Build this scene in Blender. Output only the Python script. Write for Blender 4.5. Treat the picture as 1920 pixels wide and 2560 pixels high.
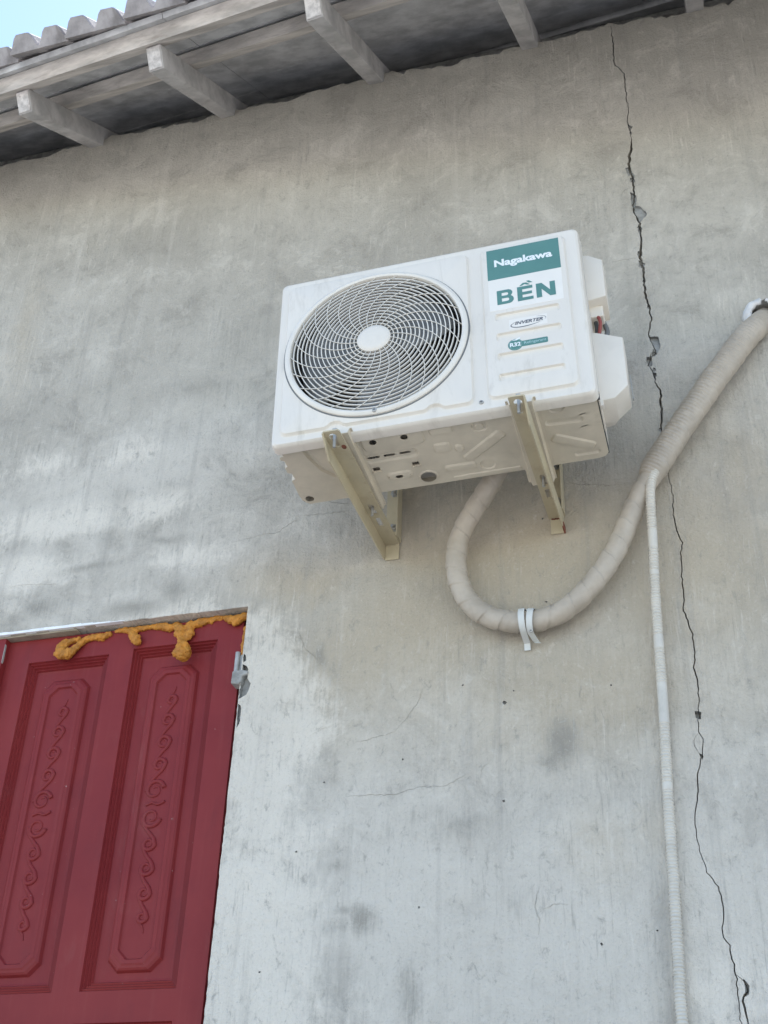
import bpy, bmesh, math, random
from mathutils import Vector, Matrix, noise
from mathutils.geometry import delaunay_2d_cdt

random.seed(7)
scene = bpy.context.scene
for o in list(bpy.data.objects):
    bpy.data.objects.remove(o)
col = scene.collection
R = math.radians

# ------------------------------------------------------------------ camera
YAW, PITCH, ROLL = -0.31224, 0.58398, 0.04124
CAM = Vector((0.96502, -2.5756, 1.5956))
FPX, PW, PH = 3181.04, 1920.0, 2560.0
fw = Vector((math.sin(YAW) * math.cos(PITCH), math.cos(YAW) * math.cos(PITCH), math.sin(PITCH)))
rt0 = Vector((math.cos(YAW), -math.sin(YAW), 0))
up0 = rt0.cross(fw)
rt = rt0 * math.cos(ROLL) + up0 * math.sin(ROLL)
up = up0 * math.cos(ROLL) - rt0 * math.sin(ROLL)
cd = bpy.data.cameras.new('camera')
cam = bpy.data.objects.new('camera', cd)
col.objects.link(cam)
cam.matrix_world = Matrix(((rt.x, up.x, -fw.x, CAM.x), (rt.y, up.y, -fw.y, CAM.y),
                           (rt.z, up.z, -fw.z, CAM.z), (0, 0, 0, 1)))
cd.sensor_fit = 'VERTICAL'
cd.sensor_height = 36.0
cd.lens = 36.0 * FPX / PH
cd.clip_start, cd.clip_end = 0.05, 3000
scene.camera = cam

# ------------------------------------------------------------------ light
SUN_EL, SUN_AZ = R(60.0), R(-13.0)           # azimuth from +Y towards +X: behind the house
world = bpy.data.worlds.new('World')
scene.world = world
world.use_nodes = True
wn = world.node_tree
wn.nodes.clear()
sky = wn.nodes.new('ShaderNodeTexSky')
sky.sky_type = 'NISHITA'
sky.sun_disc = False
sky.sun_elevation = SUN_EL
sky.sun_rotation = SUN_AZ
sky.air_density = 1.0
sky.dust_density = 0.12
sky.ozone_density = 1.0
bg = wn.nodes.new('ShaderNodeBackground')
bg.inputs['Strength'].default_value = 0.092
wo = wn.nodes.new('ShaderNodeOutputWorld')
wn.links.new(sky.outputs[0], bg.inputs[0])
wn.links.new(bg.outputs[0], wo.inputs[0])
sd = bpy.data.lights.new('sun', 'SUN')
sd.energy = 5.0
sd.angle = R(0.53)
sd.color = (1.0, 0.98, 0.95)
sun = bpy.data.objects.new('sun', sd)
col.objects.link(sun)
sdir = Vector((math.sin(SUN_AZ) * math.cos(SUN_EL), math.cos(SUN_AZ) * math.cos(SUN_EL), math.sin(SUN_EL)))
sun.rotation_euler = sdir.to_track_quat('Z', 'Y').to_euler()
sun.location = sdir * 30
vs = scene.view_settings
vs.view_transform = 'Standard'
vs.look = 'None'
vs.gamma = 1.0
vs.exposure = 1.96
scene.cycles.use_denoising = True
scene.cycles.max_bounces = 6
scene.cycles.diffuse_bounces = 4


# ------------------------------------------------------------------ helpers
def ray(px, py):
    """direction through a pixel of the 1659 x 2212 view of the photograph"""
    s = 1920.0 / 1659.0
    return fw + rt * ((px * s - PW / 2) / FPX) + up * ((PH / 2 - py * s) / FPX)


def on_wall(px, py, d=0.0):
    """(x, z) on the plane y = d, the wall's face being y = 0"""
    v = ray(px, py)
    t = (d - CAM.y) / v.y
    p = CAM + v * t
    return (p.x, p.z)


def at(px, py, d):
    x, z = on_wall(px, py, d)
    return Vector((x, d, z))


def z7(a, b):
    return on_wall((1480 + a / 2.011) * 1659 / 1920, (b / 2.011) * 1659 / 1920)


def z8(a, b):
    return on_wall((1480 + a / 1.515) * 1659 / 1920, (1100 + b / 1.515) * 1659 / 1920)


def tag(o, label=None, cat=None, group=None, kind=None):
    for k, v in (('label', label), ('category', cat), ('group', group), ('kind', kind)):
        if v:
            o[k] = v
    return o


def empty(name, loc=(0, 0, 0), rot=(0, 0, 0), parent=None):
    o = bpy.data.objects.new(name, None)
    o.empty_display_size = 0.1
    o.location = loc
    o.rotation_euler = rot
    col.objects.link(o)
    o.parent = parent
    return o


def link(name, me, mat=None, parent=None, smooth=False, smooth_angle=None):
    if mat is not None and not me.materials:
        me.materials.append(mat)
    if smooth or smooth_angle:
        for p in me.polygons:
            p.use_smooth = True
    if smooth_angle:
        bm = bmesh.new()
        bm.from_mesh(me)
        for e in bm.edges:
            if len(e.link_faces) == 2 and e.calc_face_angle(0) > R(smooth_angle):
                e.smooth = False
        bm.to_mesh(me)
        bm.free()
    o = bpy.data.objects.new(name, me)
    col.objects.link(o)
    o.parent = parent
    return o


def mesh(verts, faces):
    me = bpy.data.meshes.new('mesh')
    me.from_pydata([tuple(v) for v in verts], [], faces)
    me.validate()
    me.update()
    return me


class MB:
    def __init__(s):
        s.v, s.f = [], []

    def add(s, vs_, fs_):
        n = len(s.v)
        s.v += [tuple(v) for v in vs_]
        s.f += [tuple(i + n for i in f) for f in fs_]
        return s

    def box(s, a, b, M=None):
        x0, y0, z0 = a
        x1, y1, z1 = b
        vs_ = [(x0, y0, z0), (x1, y0, z0), (x1, y1, z0), (x0, y1, z0),
               (x0, y0, z1), (x1, y0, z1), (x1, y1, z1), (x0, y1, z1)]
        if M is not None:
            vs_ = [M @ Vector(v) for v in vs_]
        return s.add(vs_, [(0, 3, 2, 1), (4, 5, 6, 7), (0, 1, 5, 4), (1, 2, 6, 5), (2, 3, 7, 6), (3, 0, 4, 7)])

    def prism(s, poly, a, b, axis='y', M=None):
        """polygon (u, v) pulled from a to b along an axis"""
        n = len(poly)

        def P(u, v, t):
            return {'y': (u, t, v), 'z': (u, v, t), 'x': (t, u, v)}[axis]
        vs_ = [P(u, v, a) for u, v in poly] + [P(u, v, b) for u, v in poly]
        if M is not None:
            vs_ = [M @ Vector(v) for v in vs_]
        fs_ = [tuple(range(n)), tuple(range(2 * n - 1, n - 1, -1))]
        fs_ += [(i, i + n, (i + 1) % n + n, (i + 1) % n) for i in range(n)]
        return s.add(vs_, fs_)

    def lathe(s, prof, c=(0, 0, 0), n=48, axis='y', closed=False):
        m = len(prof)
        vs_, fs_ = [], []
        for i in range(n):
            a = 2 * math.pi * i / n
            ca, sa = math.cos(a), math.sin(a)
            for r, t in prof:
                if axis == 'y':
                    vs_.append((c[0] + r * ca, c[1] + t, c[2] + r * sa))
                elif axis == 'z':
                    vs_.append((c[0] + r * ca, c[1] + r * sa, c[2] + t))
                else:
                    vs_.append((c[0] + t, c[1] + r * ca, c[2] + r * sa))
        for i in range(n):
            j = (i + 1) % n
            for k in range(m if closed else m - 1):
                k2 = (k + 1) % m
                fs_.append((i * m + k, i * m + k2, j * m + k2, j * m + k))
        return s.add(vs_, fs_)

    def tube(s, pts, rad, n=12, cap=True, rfun=None, flat=(1, 1), upv=None):
        pts = [Vector(p) for p in pts]
        N = len(pts)
        vs_, fs_ = [], []
        T = []
        for i in range(N):
            t = pts[min(i + 1, N - 1)] - pts[max(i - 1, 0)]
            T.append(t.normalized())
        u = Vector(upv) if upv else (Vector((0, 1, 0)) if abs(T[0].y) < .9 else Vector((1, 0, 0)))
        u = (u - T[0] * u.dot(T[0])).normalized()
        L = 0
        for i in range(N):
            if i:
                L += (pts[i] - pts[i - 1]).length
                u = (u - T[i] * u.dot(T[i])).normalized()
            w = T[i].cross(u)
            r = rad[i] if isinstance(rad, (list, tuple)) else rad
            for k in range(n):
                a = 2 * math.pi * k / n
                rr = r if rfun is None else rfun(r, L, a)
                vs_.append(pts[i] + u * (rr * math.cos(a) * flat[0]) + w * (rr * math.sin(a) * flat[1]))
        for i in range(N - 1):
            for k in range(n):
                k2 = (k + 1) % n
                fs_.append((i * n + k, (i + 1) * n + k, (i + 1) * n + k2, i * n + k2))
        if cap:
            fs_.append(tuple(range(n)))
            fs_.append(tuple(range(N * n - 1, (N - 1) * n - 1, -1)))
        return s.add(vs_, fs_)

    def build(s, name, mat=None, parent=None, smooth=False, smooth_angle=None, bevel=0):
        me = mesh(s.v, s.f)
        if bevel:
            bm = bmesh.new()
            bm.from_mesh(me)
            bmesh.ops.recalc_face_normals(bm, faces=bm.faces)
            es = [e for e in bm.edges if len(e.link_faces) == 2 and e.calc_face_angle(0) > R(30)]
            bmesh.ops.bevel(bm, geom=es, offset=bevel, segments=2, affect='EDGES', profile=0.5)
            bm.to_mesh(me)
            bm.free()
        else:
            bm = bmesh.new()
            bm.from_mesh(me)
            bmesh.ops.recalc_face_normals(bm, faces=bm.faces)
            bm.to_mesh(me)
            bm.free()
        return link(name, me, mat, parent, smooth, smooth_angle)


def catmull(pts, per=12):
    pts = [Vector(p) for p in pts]
    out = []
    n = len(pts)
    for i in range(n - 1):
        p0, p1, p2, p3 = pts[max(i - 1, 0)], pts[i], pts[i + 1], pts[min(i + 2, n - 1)]
        for k in range(per):
            t = k / per
            out.append(0.5 * (2 * p1 + (p2 - p0) * t + (2 * p0 - 5 * p1 + 4 * p2 - p3) * t * t
                              + (3 * p1 - p0 - 3 * p2 + p3) * t ** 3))
    out.append(pts[-1])
    return out


def resample(pts, step):
    pts = [Vector(p) for p in pts]
    out = [pts[0].copy()]
    acc = 0.0
    for a, b in zip(pts, pts[1:]):
        d = (b - a).length
        t = step - acc
        while t <= d:
            out.append(a.lerp(b, t / d))
            t += step
        acc = (acc + d) % step
    return out


def rrect(x0, z0, x1, z1, r, n=6):
    out = []
    for cx, cz, a0 in ((x1 - r, z1 - r, 0), (x0 + r, z1 - r, 90), (x0 + r, z0 + r, 180), (x1 - r, z0 + r, 270)):
        for i in range(n + 1):
            a = R(a0 + 90 * i / n)
            out.append((cx + r * math.cos(a), cz + r * math.sin(a)))
    return out


def octo(x0, z0, x1, z1, c):
    return [(x1 - c, z1), (x0 + c, z1), (x0, z1 - c), (x0, z0 + c), (x0 + c, z0), (x1 - c, z0), (x1, z0 + c), (x1, z1 - c)]


def circ(x, z, r, n=24, rz=None):
    rz = rz or r
    return [(x + r * math.cos(2 * math.pi * i / n), z + rz * math.sin(2 * math.pi * i / n)) for i in range(n)]


def inside(p, poly):
    x, y = p
    c = False
    j = len(poly) - 1
    for i in range(len(poly)):
        xi, yi = poly[i]
        xj, yj = poly[j]
        if (yi > y) != (yj > y) and x < (xj - xi) * (y - yi) / (yj - yi) + xi:
            c = not c
        j = i
    return c


def relief(loops, holes, P):
    """sheet of metal or wood pressed into shape: nested closed loops, each at its own depth; the first is the outline.
    P(u, v, depth) -> point"""
    vc, ed, dep = [], [], []
    for poly, d in loops + holes:
        n0 = len(vc)
        for p in poly:
            vc.append(Vector(p))
            dep.append(d)
        n = len(poly)
        ed += [(n0 + i, n0 + (i + 1) % n) for i in range(n)]
    ov, oe, of, ovo, _, _ = delaunay_2d_cdt(vc, ed, [], 0, 1e-6)
    vs_ = []
    for v, src in zip(ov, ovo):
        d = dep[src[0]] if src else loops[0][1]
        vs_.append(P(v.x, v.y, d))
    fs_ = []
    out = loops[0][0]
    for f in of:
        c = (sum(ov[i].x for i in f) / len(f), sum(ov[i].y for i in f) / len(f))
        if inside(c, out) and not any(inside(c, h[0]) for h in holes):
            fs_.append(tuple(f))
    return vs_, fs_


def text_mesh(body, size, P, sx=1.0, shear=0.0, offset=0.0, align='CENTER', width=None, height=None):
    """flat lettering; P(u, v) -> point; width/height fit the letters' box (centred)"""
    cu = bpy.data.curves.new('lettering', 'FONT')
    cu.body = body
    cu.size = size
    cu.shear = shear
    cu.offset = offset
    cu.resolution_u = 6
    tmp = bpy.data.objects.new('lettering_tmp', cu)
    col.objects.link(tmp)
    dg = bpy.context.evaluated_depsgraph_get()
    me = tmp.evaluated_get(dg).to_mesh()
    vs_ = [(v.co.x, v.co.y) for v in me.vertices]
    fs_ = [tuple(p.vertices) for p in me.polygons]
    tmp.evaluated_get(dg).to_mesh_clear()
    bpy.data.objects.remove(tmp)
    x0, x1 = min(v[0] for v in vs_), max(v[0] for v in vs_)
    y0, y1 = min(v[1] for v in vs_), max(v[1] for v in vs_)
    kx = width / (x1 - x0) if width else sx
    ky = height / (y1 - y0) if height else 1.0
    vs_ = [((a - (x0 + x1) / 2) * kx, (b - (y0 + y1) / 2) * ky) for a, b in vs_]
    return [P(a, b) for a, b in vs_], fs_


# ------------------------------------------------------------------ materials
def new_mat(name):
    m = bpy.data.materials.new(name)
    m.use_nodes = True
    nt = m.node_tree
    b = nt.nodes['Principled BSDF']
    return m, nt, b


def N(nt, kind, **kw):
    n = nt.nodes.new(kind)
    for k, v in kw.items():
        if k.startswith('_'):
            setattr(n, k[1:], v)
        else:
            n.inputs[k.replace('_', ' ')].default_value = v
    return n


def math_node(nt, op, a, b=None, c=None, clamp=False):
    n = nt.nodes.new('ShaderNodeMath')
    n.operation = op
    n.use_clamp = clamp
    for i, v in enumerate((a, b, c)):
        if v is None:
            continue
        if isinstance(v, (int, float)):
            n.inputs[i].default_value = v
        else:
            nt.links.new(v, n.inputs[i])
    return n.outputs[0]


def mixc(nt, f, a, b, mode='MIX'):
    n = nt.nodes.new('ShaderNodeMix')
    n.data_type = 'RGBA'
    n.blend_type = mode
    for s, v in ((n.inputs[0], f), (n.inputs[6], a), (n.inputs[7], b)):
        if isinstance(v, (int, float)):
            s.default_value = v
        elif isinstance(v, tuple):
            s.default_value = (*v, 1)
        else:
            nt.links.new(v, s)
    return n.outputs[2]


def tex(nt, vec, scale, detail=4, rough=0.55, dist=0.0):
    n = N(nt, 'ShaderNodeTexNoise', Scale=scale, Detail=detail, Roughness=rough, Distortion=dist)
    nt.links.new(vec, n.inputs['Vector'])
    return n.outputs['Fac']


def smooth(nt, v, a, b):
    n = nt.nodes.new('ShaderNodeMapRange')
    n.interpolation_type = 'SMOOTHSTEP'
    nt.links.new(v, n.inputs[0])
    n.inputs[1].default_value = a
    n.inputs[2].default_value = b
    return n.outputs[0]


def coords(nt, scale=(1, 1, 1), loc=(0, 0, 0)):
    t = nt.nodes.new('ShaderNodeTexCoord')
    m = nt.nodes.new('ShaderNodeMapping')
    m.inputs['Scale'].default_value = scale
    m.inputs['Location'].default_value = loc
    nt.links.new(t.outputs['Object'], m.inputs[0])
    return m.outputs[0]


def bump(nt, b, h, strength, dist):
    n = nt.nodes.new('ShaderNodeBump')
    n.inputs['Strength'].default_value = strength
    n.inputs['Distance'].default_value = dist
    nt.links.new(h, n.inputs['Height'])
    nt.links.new(n.outputs[0], b.inputs['Normal'])


def surface(name, c, rough=0.5, var=0.12, scale=8, metal=0.0, grain=0.0, gscale=300, dirt=None, dirt_amt=0.5,
            dirt_scale=14, stretch=(1, 1, 1), spec=0.5):
    """paint, metal or plastic with slight mottling and, where given, dirt of another colour"""
    m, nt, b = new_mat(name)
    co = coords(nt, stretch)
    f = tex(nt, co, scale, 5, 0.6)
    lo = tuple(v * (1 - var) for v in c)
    hi = tuple(min(1, v * (1 + var * 0.6)) for v in c)
    cc = mixc(nt, smooth(nt, f, 0.3, 0.7), lo, hi)
    if dirt:
        g = tex(nt, co, dirt_scale, 8, 0.68, 0.4)
        cc = mixc(nt, math_node(nt, 'MULTIPLY', smooth(nt, g, 0.52, 0.74), dirt_amt), cc, dirt)
    nt.links.new(cc, b.inputs['Base Color'])
    b.inputs['Roughness'].default_value = rough
    b.inputs['Metallic'].default_value = metal
    b.inputs['Specular IOR Level'].default_value = spec
    r = math_node(nt, 'MULTIPLY_ADD', f, 0.2, rough - 0.1)
    nt.links.new(r, b.inputs['Roughness'])
    if grain:
        bump(nt, b, tex(nt, co, gscale, 3, 0.6), grain, 0.002)
    return m


M = {}
M['ac_white'] = surface('white_enamel', (0.765, 0.705, 0.615), 0.38, 0.04, 5, dirt=(0.50, 0.45, 0.37), dirt_amt=0.50, dirt_scale=10, stretch=(2.2, 1, 0.6))
M['ac_base'] = surface('base_pan_shaded_enamel', (0.65, 0.575, 0.45), 0.45, 0.12, 9, dirt=(0.42, 0.37, 0.28), dirt_amt=0.55, dirt_scale=7)  # casing's white enamel, with underside shade and warm bounce put into the colour
M['ac_plastic'] = surface('white_plastic', (0.75, 0.69, 0.60), 0.5, 0.04, 6, dirt=(0.5, 0.47, 0.4), dirt_amt=0.22)
M['grille'] = surface('grille_plastic', (0.76, 0.71, 0.625), 0.45, 0.05, 10)
M['fan'] = surface('grey_fan_plastic', (0.17, 0.172, 0.168), 0.5, 0.1, 10)
M['dark'] = surface('dark_interior', (0.075, 0.077, 0.075), 0.7, 0.2, 10)
M['teal'] = surface('teal_print', (0.10, 0.235, 0.205), 0.42, 0.05, 20)
M['sticker'] = surface('white_sticker', (0.82, 0.77, 0.69), 0.35, 0.03, 12)
M['print_white'] = surface('white_print', (0.82, 0.84, 0.83), 0.4, 0.02, 12)
M['print_grey'] = surface('grey_print', (0.11, 0.12, 0.14), 0.4, 0.05, 12)
M['print_pale'] = surface('pale_print', (0.38, 0.55, 0.53), 0.4, 0.05, 12)
M['steel'] = surface('zinc_steel', (0.42, 0.41, 0.385), 0.5, 0.2, 40, metal=0.3)
M['bracket'] = surface('beige_powder_coat', (0.54, 0.465, 0.315), 0.5, 0.08, 14, dirt=(0.30, 0.19, 0.10), dirt_amt=0.35, dirt_scale=16)
M['rust'] = surface('rust', (0.22, 0.075, 0.045), 0.85, 0.4, 60, grain=0.5)
M['red_wire'] = surface('red_rubber', (0.28, 0.06, 0.05), 0.5, 0.1, 30)
M['hose'] = surface('white_corrugated_plastic', (0.63, 0.59, 0.515), 0.45, 0.08, 20, dirt=(0.42, 0.40, 0.33), dirt_amt=0.5, dirt_scale=25)
M['strap'] = surface('pale_steel_strap', (0.68, 0.68, 0.64), 0.4, 0.08, 20)
M['putty'] = surface('white_putty', (0.74, 0.72, 0.70), 0.7, 0.1, 30, grain=0.4, gscale=120)
M['foam'] = surface('orange_expanding_foam', (0.54, 0.215, 0.025), 0.65, 0.3, 45, dirt=(0.64, 0.34, 0.06), dirt_amt=0.8, dirt_scale=110, grain=1.0, gscale=230)
M['cement'] = surface('raw_cement', (0.34, 0.33, 0.305), 0.95, 0.3, 40, grain=1.0, gscale=120)
M['mortar_lit'] = surface('lit_white_mortar', (0.86, 0.87, 0.86), 0.9, 0.1, 40, grain=0.8, gscale=150)  # mortar whitened further to stand for bright light on the lip
M['lintel'] = surface('dusty_lintel', (0.33, 0.28, 0.21), 0.9, 0.3, 20, grain=0.5, stretch=(1, 1, 6))
M['timber'] = surface('weathered_timber_glare', (0.56, 0.51, 0.465), 0.85, 0.3, 10, grain=0.8, gscale=60, stretch=(0.4, 3, 3), dirt=(0.26, 0.22, 0.19), dirt_amt=0.6)  # battens paled to stand for the glare veil over the eaves
M['rafter'] = surface('grey_timber_glare', (0.50, 0.475, 0.455), 0.9, 0.25, 12, grain=0.8, gscale=60, dirt=(0.26, 0.23, 0.21), dirt_amt=0.6)  # base colour raised to paint in the eave glare
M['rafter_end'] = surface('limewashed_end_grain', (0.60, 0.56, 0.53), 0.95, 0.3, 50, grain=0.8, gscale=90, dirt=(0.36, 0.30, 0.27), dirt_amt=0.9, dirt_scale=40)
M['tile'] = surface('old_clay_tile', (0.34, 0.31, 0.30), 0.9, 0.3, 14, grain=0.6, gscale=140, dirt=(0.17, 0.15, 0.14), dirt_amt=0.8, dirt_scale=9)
M['board'] = surface('grey_roof_board_glare', (0.54, 0.53, 0.525), 0.95, 0.3, 12, grain=0.5)  # lightened boards; the glare veil is put into their colour


def tape_mat(name, c):
    m, nt, b = new_mat(name)
    co = coords(nt)
    f = tex(nt, co, 18, 5, 0.6)
    cc = mixc(nt, smooth(nt, f, 0.3, 0.72), tuple(v * 0.82 for v in c), c)
    g = tex(nt, co, 60, 6, 0.7)
    cc = mixc(nt, math_node(nt, 'MULTIPLY', smooth(nt, g, 0.55, 0.75), 0.35), cc, (0.36, 0.30, 0.23))
    nt.links.new(cc, b.inputs['Base Color'])
    b.inputs['Roughness'].default_value = 0.5
    bump(nt, b, tex(nt, co, 45, 4, 0.6), 0.35, 0.004)
    return m


M['tape'] = tape_mat('pipe_wrapping_tape', (0.50, 0.43, 0.345))


def paint_red():
    m, nt, b = new_mat('dark_red_door_paint')
    co = coords(nt)
    f = tex(nt, co, 3.5, 5, 0.6)
    cc = mixc(nt, smooth(nt, f, 0.3, 0.7), (0.200, 0.021, 0.023), (0.240, 0.030, 0.029))
    st = tex(nt, coords(nt, (22, 22, 0.9)), 4, 5, 0.65)
    cc = mixc(nt, math_node(nt, 'MULTIPLY', smooth(nt, st, 0.50, 0.80), 0.22), cc, (0.29, 0.075, 0.065))
    # dust, rain runs and chips
    d = tex(nt, coords(nt, (1, 1, 0.35)), 11, 7, 0.70, 0.3)
    cc = mixc(nt, math_node(nt, 'MULTIPLY', smooth(nt, d, 0.54, 0.78), 0.13), cc, (0.33, 0.19, 0.17))
    cc = mixc(nt, math_node(nt, 'MULTIPLY', smooth(nt, d, 0.46, 0.28), 0.35), cc, (0.14, 0.016, 0.018))
    ch = tex(nt, co, 80, 4, 0.6)
    cc = mixc(nt, math_node(nt, 'MULTIPLY', smooth(nt, ch, 0.72, 0.75), 0.6), cc, (0.45, 0.36, 0.33))
    nt.links.new(cc, b.inputs['Base Color'])
    nt.links.new(math_node(nt, 'MULTIPLY_ADD', d, 0.35, 0.36), b.inputs['Roughness'])
    b.inputs['Specular IOR Level'].default_value = 0.25
    bump(nt, b, tex(nt, coords(nt, (60, 60, 3)), 5, 3, 0.6), 0.03, 0.001)
    return m


M['red'] = paint_red()


def wall_mat():
    m, nt, b = new_mat('weathered_cement_plaster')
    co = coords(nt)
    big = tex(nt, co, 1.5, 5, 0.6, 0.4)
    mid = tex(nt, co, 6.5, 8, 0.74, 0.45)
    gran = tex(nt, coords(nt, (1.25, 1, 0.8)), 30, 5, 0.78, 0.5)
    fine = tex(nt, co, 150, 3, 0.75)
    brush = tex(nt, coords(nt, (120, 1, 9)), 1.0, 4, 0.66, 0.6)
    dn = N(nt, 'ShaderNodeTexNoise', Scale=3.2, Detail=6, Roughness=0.62, Distortion=0.2)
    nt.links.new(co, dn.inputs['Vector'])

    def blobs(lst, wob):
        """stains and patches, each with its own place and size"""
        vm = nt.nodes.new('ShaderNodeVectorMath')
        vm.operation = 'MULTIPLY_ADD'
        nt.links.new(dn.outputs['Color'], vm.inputs[0])
        vm.inputs[1].default_value = (wob, 0, wob)
        nt.links.new(co, vm.inputs[2])
        av = nt.nodes.new('ShaderNodeVectorMath')
        av.operation = 'ADD'
        nt.links.new(vm.outputs[0], av.inputs[0])
        av.inputs[1].default_value = (-wob / 2, 0, -wob / 2)
        acc = None
        for px, py, rx, ry, a in lst:
            cx, cz = on_wall(px, py)
            k = 0.0013 * 1.45
            mp = nt.nodes.new('ShaderNodeMapping')
            mp.inputs['Location'].default_value = (-cx / (rx * k), 0, -cz / (ry * k))
            mp.inputs['Scale'].default_value = (1 / (rx * k), 0, 1 / (ry * k))
            nt.links.new(av.outputs[0], mp.inputs[0])
            gd = nt.nodes.new('ShaderNodeTexGradient')
            gd.gradient_type = 'SPHERICAL'
            nt.links.new(mp.outputs[0], gd.inputs[0])
            v = math_node(nt, 'MULTIPLY', gd.outputs['Fac'], a)
            acc = v if acc is None else math_node(nt, 'MAXIMUM', acc, v)
        return acc

    def torn(v, kmid, kgran, lo, hi, kbrush=0.0):
        """a patch whose edge breaks up along the grain of the plaster"""
        n_ = math_node(nt, 'ADD', math_node(nt, 'MULTIPLY_ADD', mid, kmid, -kmid / 2), math_node(nt, 'MULTIPLY_ADD', gran, kgran, -kgran / 2))
        if kbrush:
            n_ = math_node(nt, 'ADD', n_, math_node(nt, 'MULTIPLY_ADD', brush, kbrush, -kbrush / 2))
        return smooth(nt, math_node(nt, 'ADD', v, n_), lo, hi)

    def over(c, f, k, c2):
        return mixc(nt, math_node(nt, 'MULTIPLY', f, k) if k != 1 else f, c, c2)

    # cement grey, cloudy
    base = mixc(nt, smooth(nt, big, 0.34, 0.66), (0.385, 0.375, 0.350), (0.475, 0.465, 0.435))
    base = over(base, smooth(nt, mid, 0.51, 0.66), 0.65, (0.555, 0.545, 0.515))
    base = over(base, smooth(nt, mid, 0.49, 0.34), 0.70, (0.315, 0.305, 0.285))
    # brownish patches
    tan = torn(blobs([(1130, 1200, 330, 200, 0.9), (850, 1420, 260, 200, 0.9), (1480, 1250, 230, 330, 0.8), (1250, 1500, 420, 160, 0.8), (650, 1250, 160, 70, 0.7),
                      (1285, 1830, 50, 80, 0.8), (1400, 1810, 50, 50, 0.7), (1590, 1000, 120, 260, 0.6), (60, 720, 60, 260, 0.4)], 0.25), 0.5, 0.15, 0.05, 0.75)
    base = over(base, tan, 0.85, (0.445, 0.400, 0.325))
    # lime wash, worn through; low soft patches also paint in light growing downwards
    soft = torn(blobs([(120, 1090, 340, 170, 1.0), (330, 1010, 290, 150, 0.95), (40, 1230, 190, 110, 0.9), (380, 1190, 260, 120, 0.75), (450, 930, 170, 90, 0.5), (250, 1300, 280, 60, 0.7),
                       (800, 1950, 440, 360, 1.0), (1200, 2050, 440, 360, 1.0), (1600, 2050, 260, 400, 1.0), (1560, 1650, 160, 280, 0.5), (1050, 1720, 300, 150, 0.5), (760, 1700, 200, 220, 0.6),
                       (1420, 520, 200, 220, 0.35), (1560, 850, 120, 200, 0.3)], 0.22), 1.3, 0.40, 0.0, 0.95, 0.25)
    base = over(base, soft, 0.80, (0.615, 0.605, 0.575))
    hard = torn(blobs([(565, 1470, 90, 170, 1), (560, 1700, 100, 260, 1), (520, 2000, 150, 300, 1), (640, 1560, 90, 110, 0.9), (110, 1130, 200, 60, 0.9), (330, 1090, 110, 60, 0.75), (60, 1240, 150, 45, 0.9),
                       (400, 1200, 130, 40, 0.7), (330, 1335, 170, 35, 0.8), (30, 1320, 70, 40, 0.6), (300, 975, 100, 40, 0.6), (80, 1010, 120, 40, 0.6), (600, 2180, 160, 90, 0.8), (1580, 2150, 110, 130, 0.6)],
                      0.16), 1.3, 0.75, 0.22, 0.72, 0.55)
    base = over(base, hard, 0.66, (0.725, 0.705, 0.66))
    # damp, soot and mould
    dk = torn(blobs([(1212, 1600, 40, 60, 1.0), (1195, 1640, 34, 34, 0.8), (1000, 1790, 110, 50, 0.65), (930, 1760, 120, 30, 0.5), (845, 1800, 40, 70, 0.45), (712, 1880, 30, 22, 0.9),
                     (775, 1998, 30, 34, 1.0), (715, 2005, 40, 16, 0.7), (735, 1975, 30, 12, 0.8), (885, 2140, 26, 70, 0.75), (690, 1410, 26, 40, 0.8), (725, 1445, 30, 40, 0.6),
                     (280, 1320, 90, 24, 0.9), (90, 1310, 80, 30, 0.9), (370, 1275, 46, 40, 0.8), (200, 1225, 130, 18, 0.7), (350, 1168, 80, 16, 0.8), (260, 1060, 60, 50, 0.55), (380, 1040, 70, 40, 0.5),
                     (520, 720, 130, 150, 0.55), (430, 840, 210, 60, 0.6), (230, 830, 200, 60, 0.5), (400, 930, 60, 60, 0.5), (1385, 720, 46, 150, 0.6), (1340, 960, 60, 80, 0.5),
                     (1640, 735, 46, 10, 0.8), (1600, 560, 60, 30, 0.45), (560, 1300, 60, 16, 0.5), (1540, 1750, 30, 60, 0.35), (70, 450, 160, 140, 0.45), (1430, 2050, 30, 90, 0.4), (1100, 1950, 60, 90, 0.4)],
                    0.12), 1.4, 1.1, 0.20, 1.00, 0.9)
    base = over(base, dk, 0.70, (0.225, 0.220, 0.205))
    # brush strokes here and there, sandy grain everywhere
    bk = smooth(nt, tex(nt, co, 2.3, 4, 0.6, 0.4), 0.40, 0.62)
    base = over(base, math_node(nt, 'MULTIPLY', smooth(nt, brush, 0.55, 0.72), bk), 0.45, (0.66, 0.65, 0.62))
    base = over(base, math_node(nt, 'MULTIPLY', smooth(nt, brush, 0.44, 0.28), bk), 0.50, (0.27, 0.265, 0.25))
    base = over(base, smooth(nt, gran, 0.45, 0.28), 0.60, (0.28, 0.275, 0.26))
    base = over(base, smooth(nt, gran, 0.56, 0.72), 0.38, (0.66, 0.655, 0.63))
    runs = tex(nt, coords(nt, (13, 1, 0.55)), 1.4, 6, 0.62, 0.15)
    base = over(base, smooth(nt, runs, 0.47, 0.30), 0.38, (0.30, 0.295, 0.285))
    base = over(base, smooth(nt, runs, 0.56, 0.72), 0.25, (0.60, 0.595, 0.575))
    base = over(base, smooth(nt, fine, 0.54, 0.76), 0.42, (0.25, 0.245, 0.23))
    base = over(base, smooth(nt, fine, 0.44, 0.26), 0.28, (0.70, 0.69, 0.66))
    base = mixc(nt, 1.0, base, (1.13, 1.06, 0.965), 'MULTIPLY')
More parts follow.
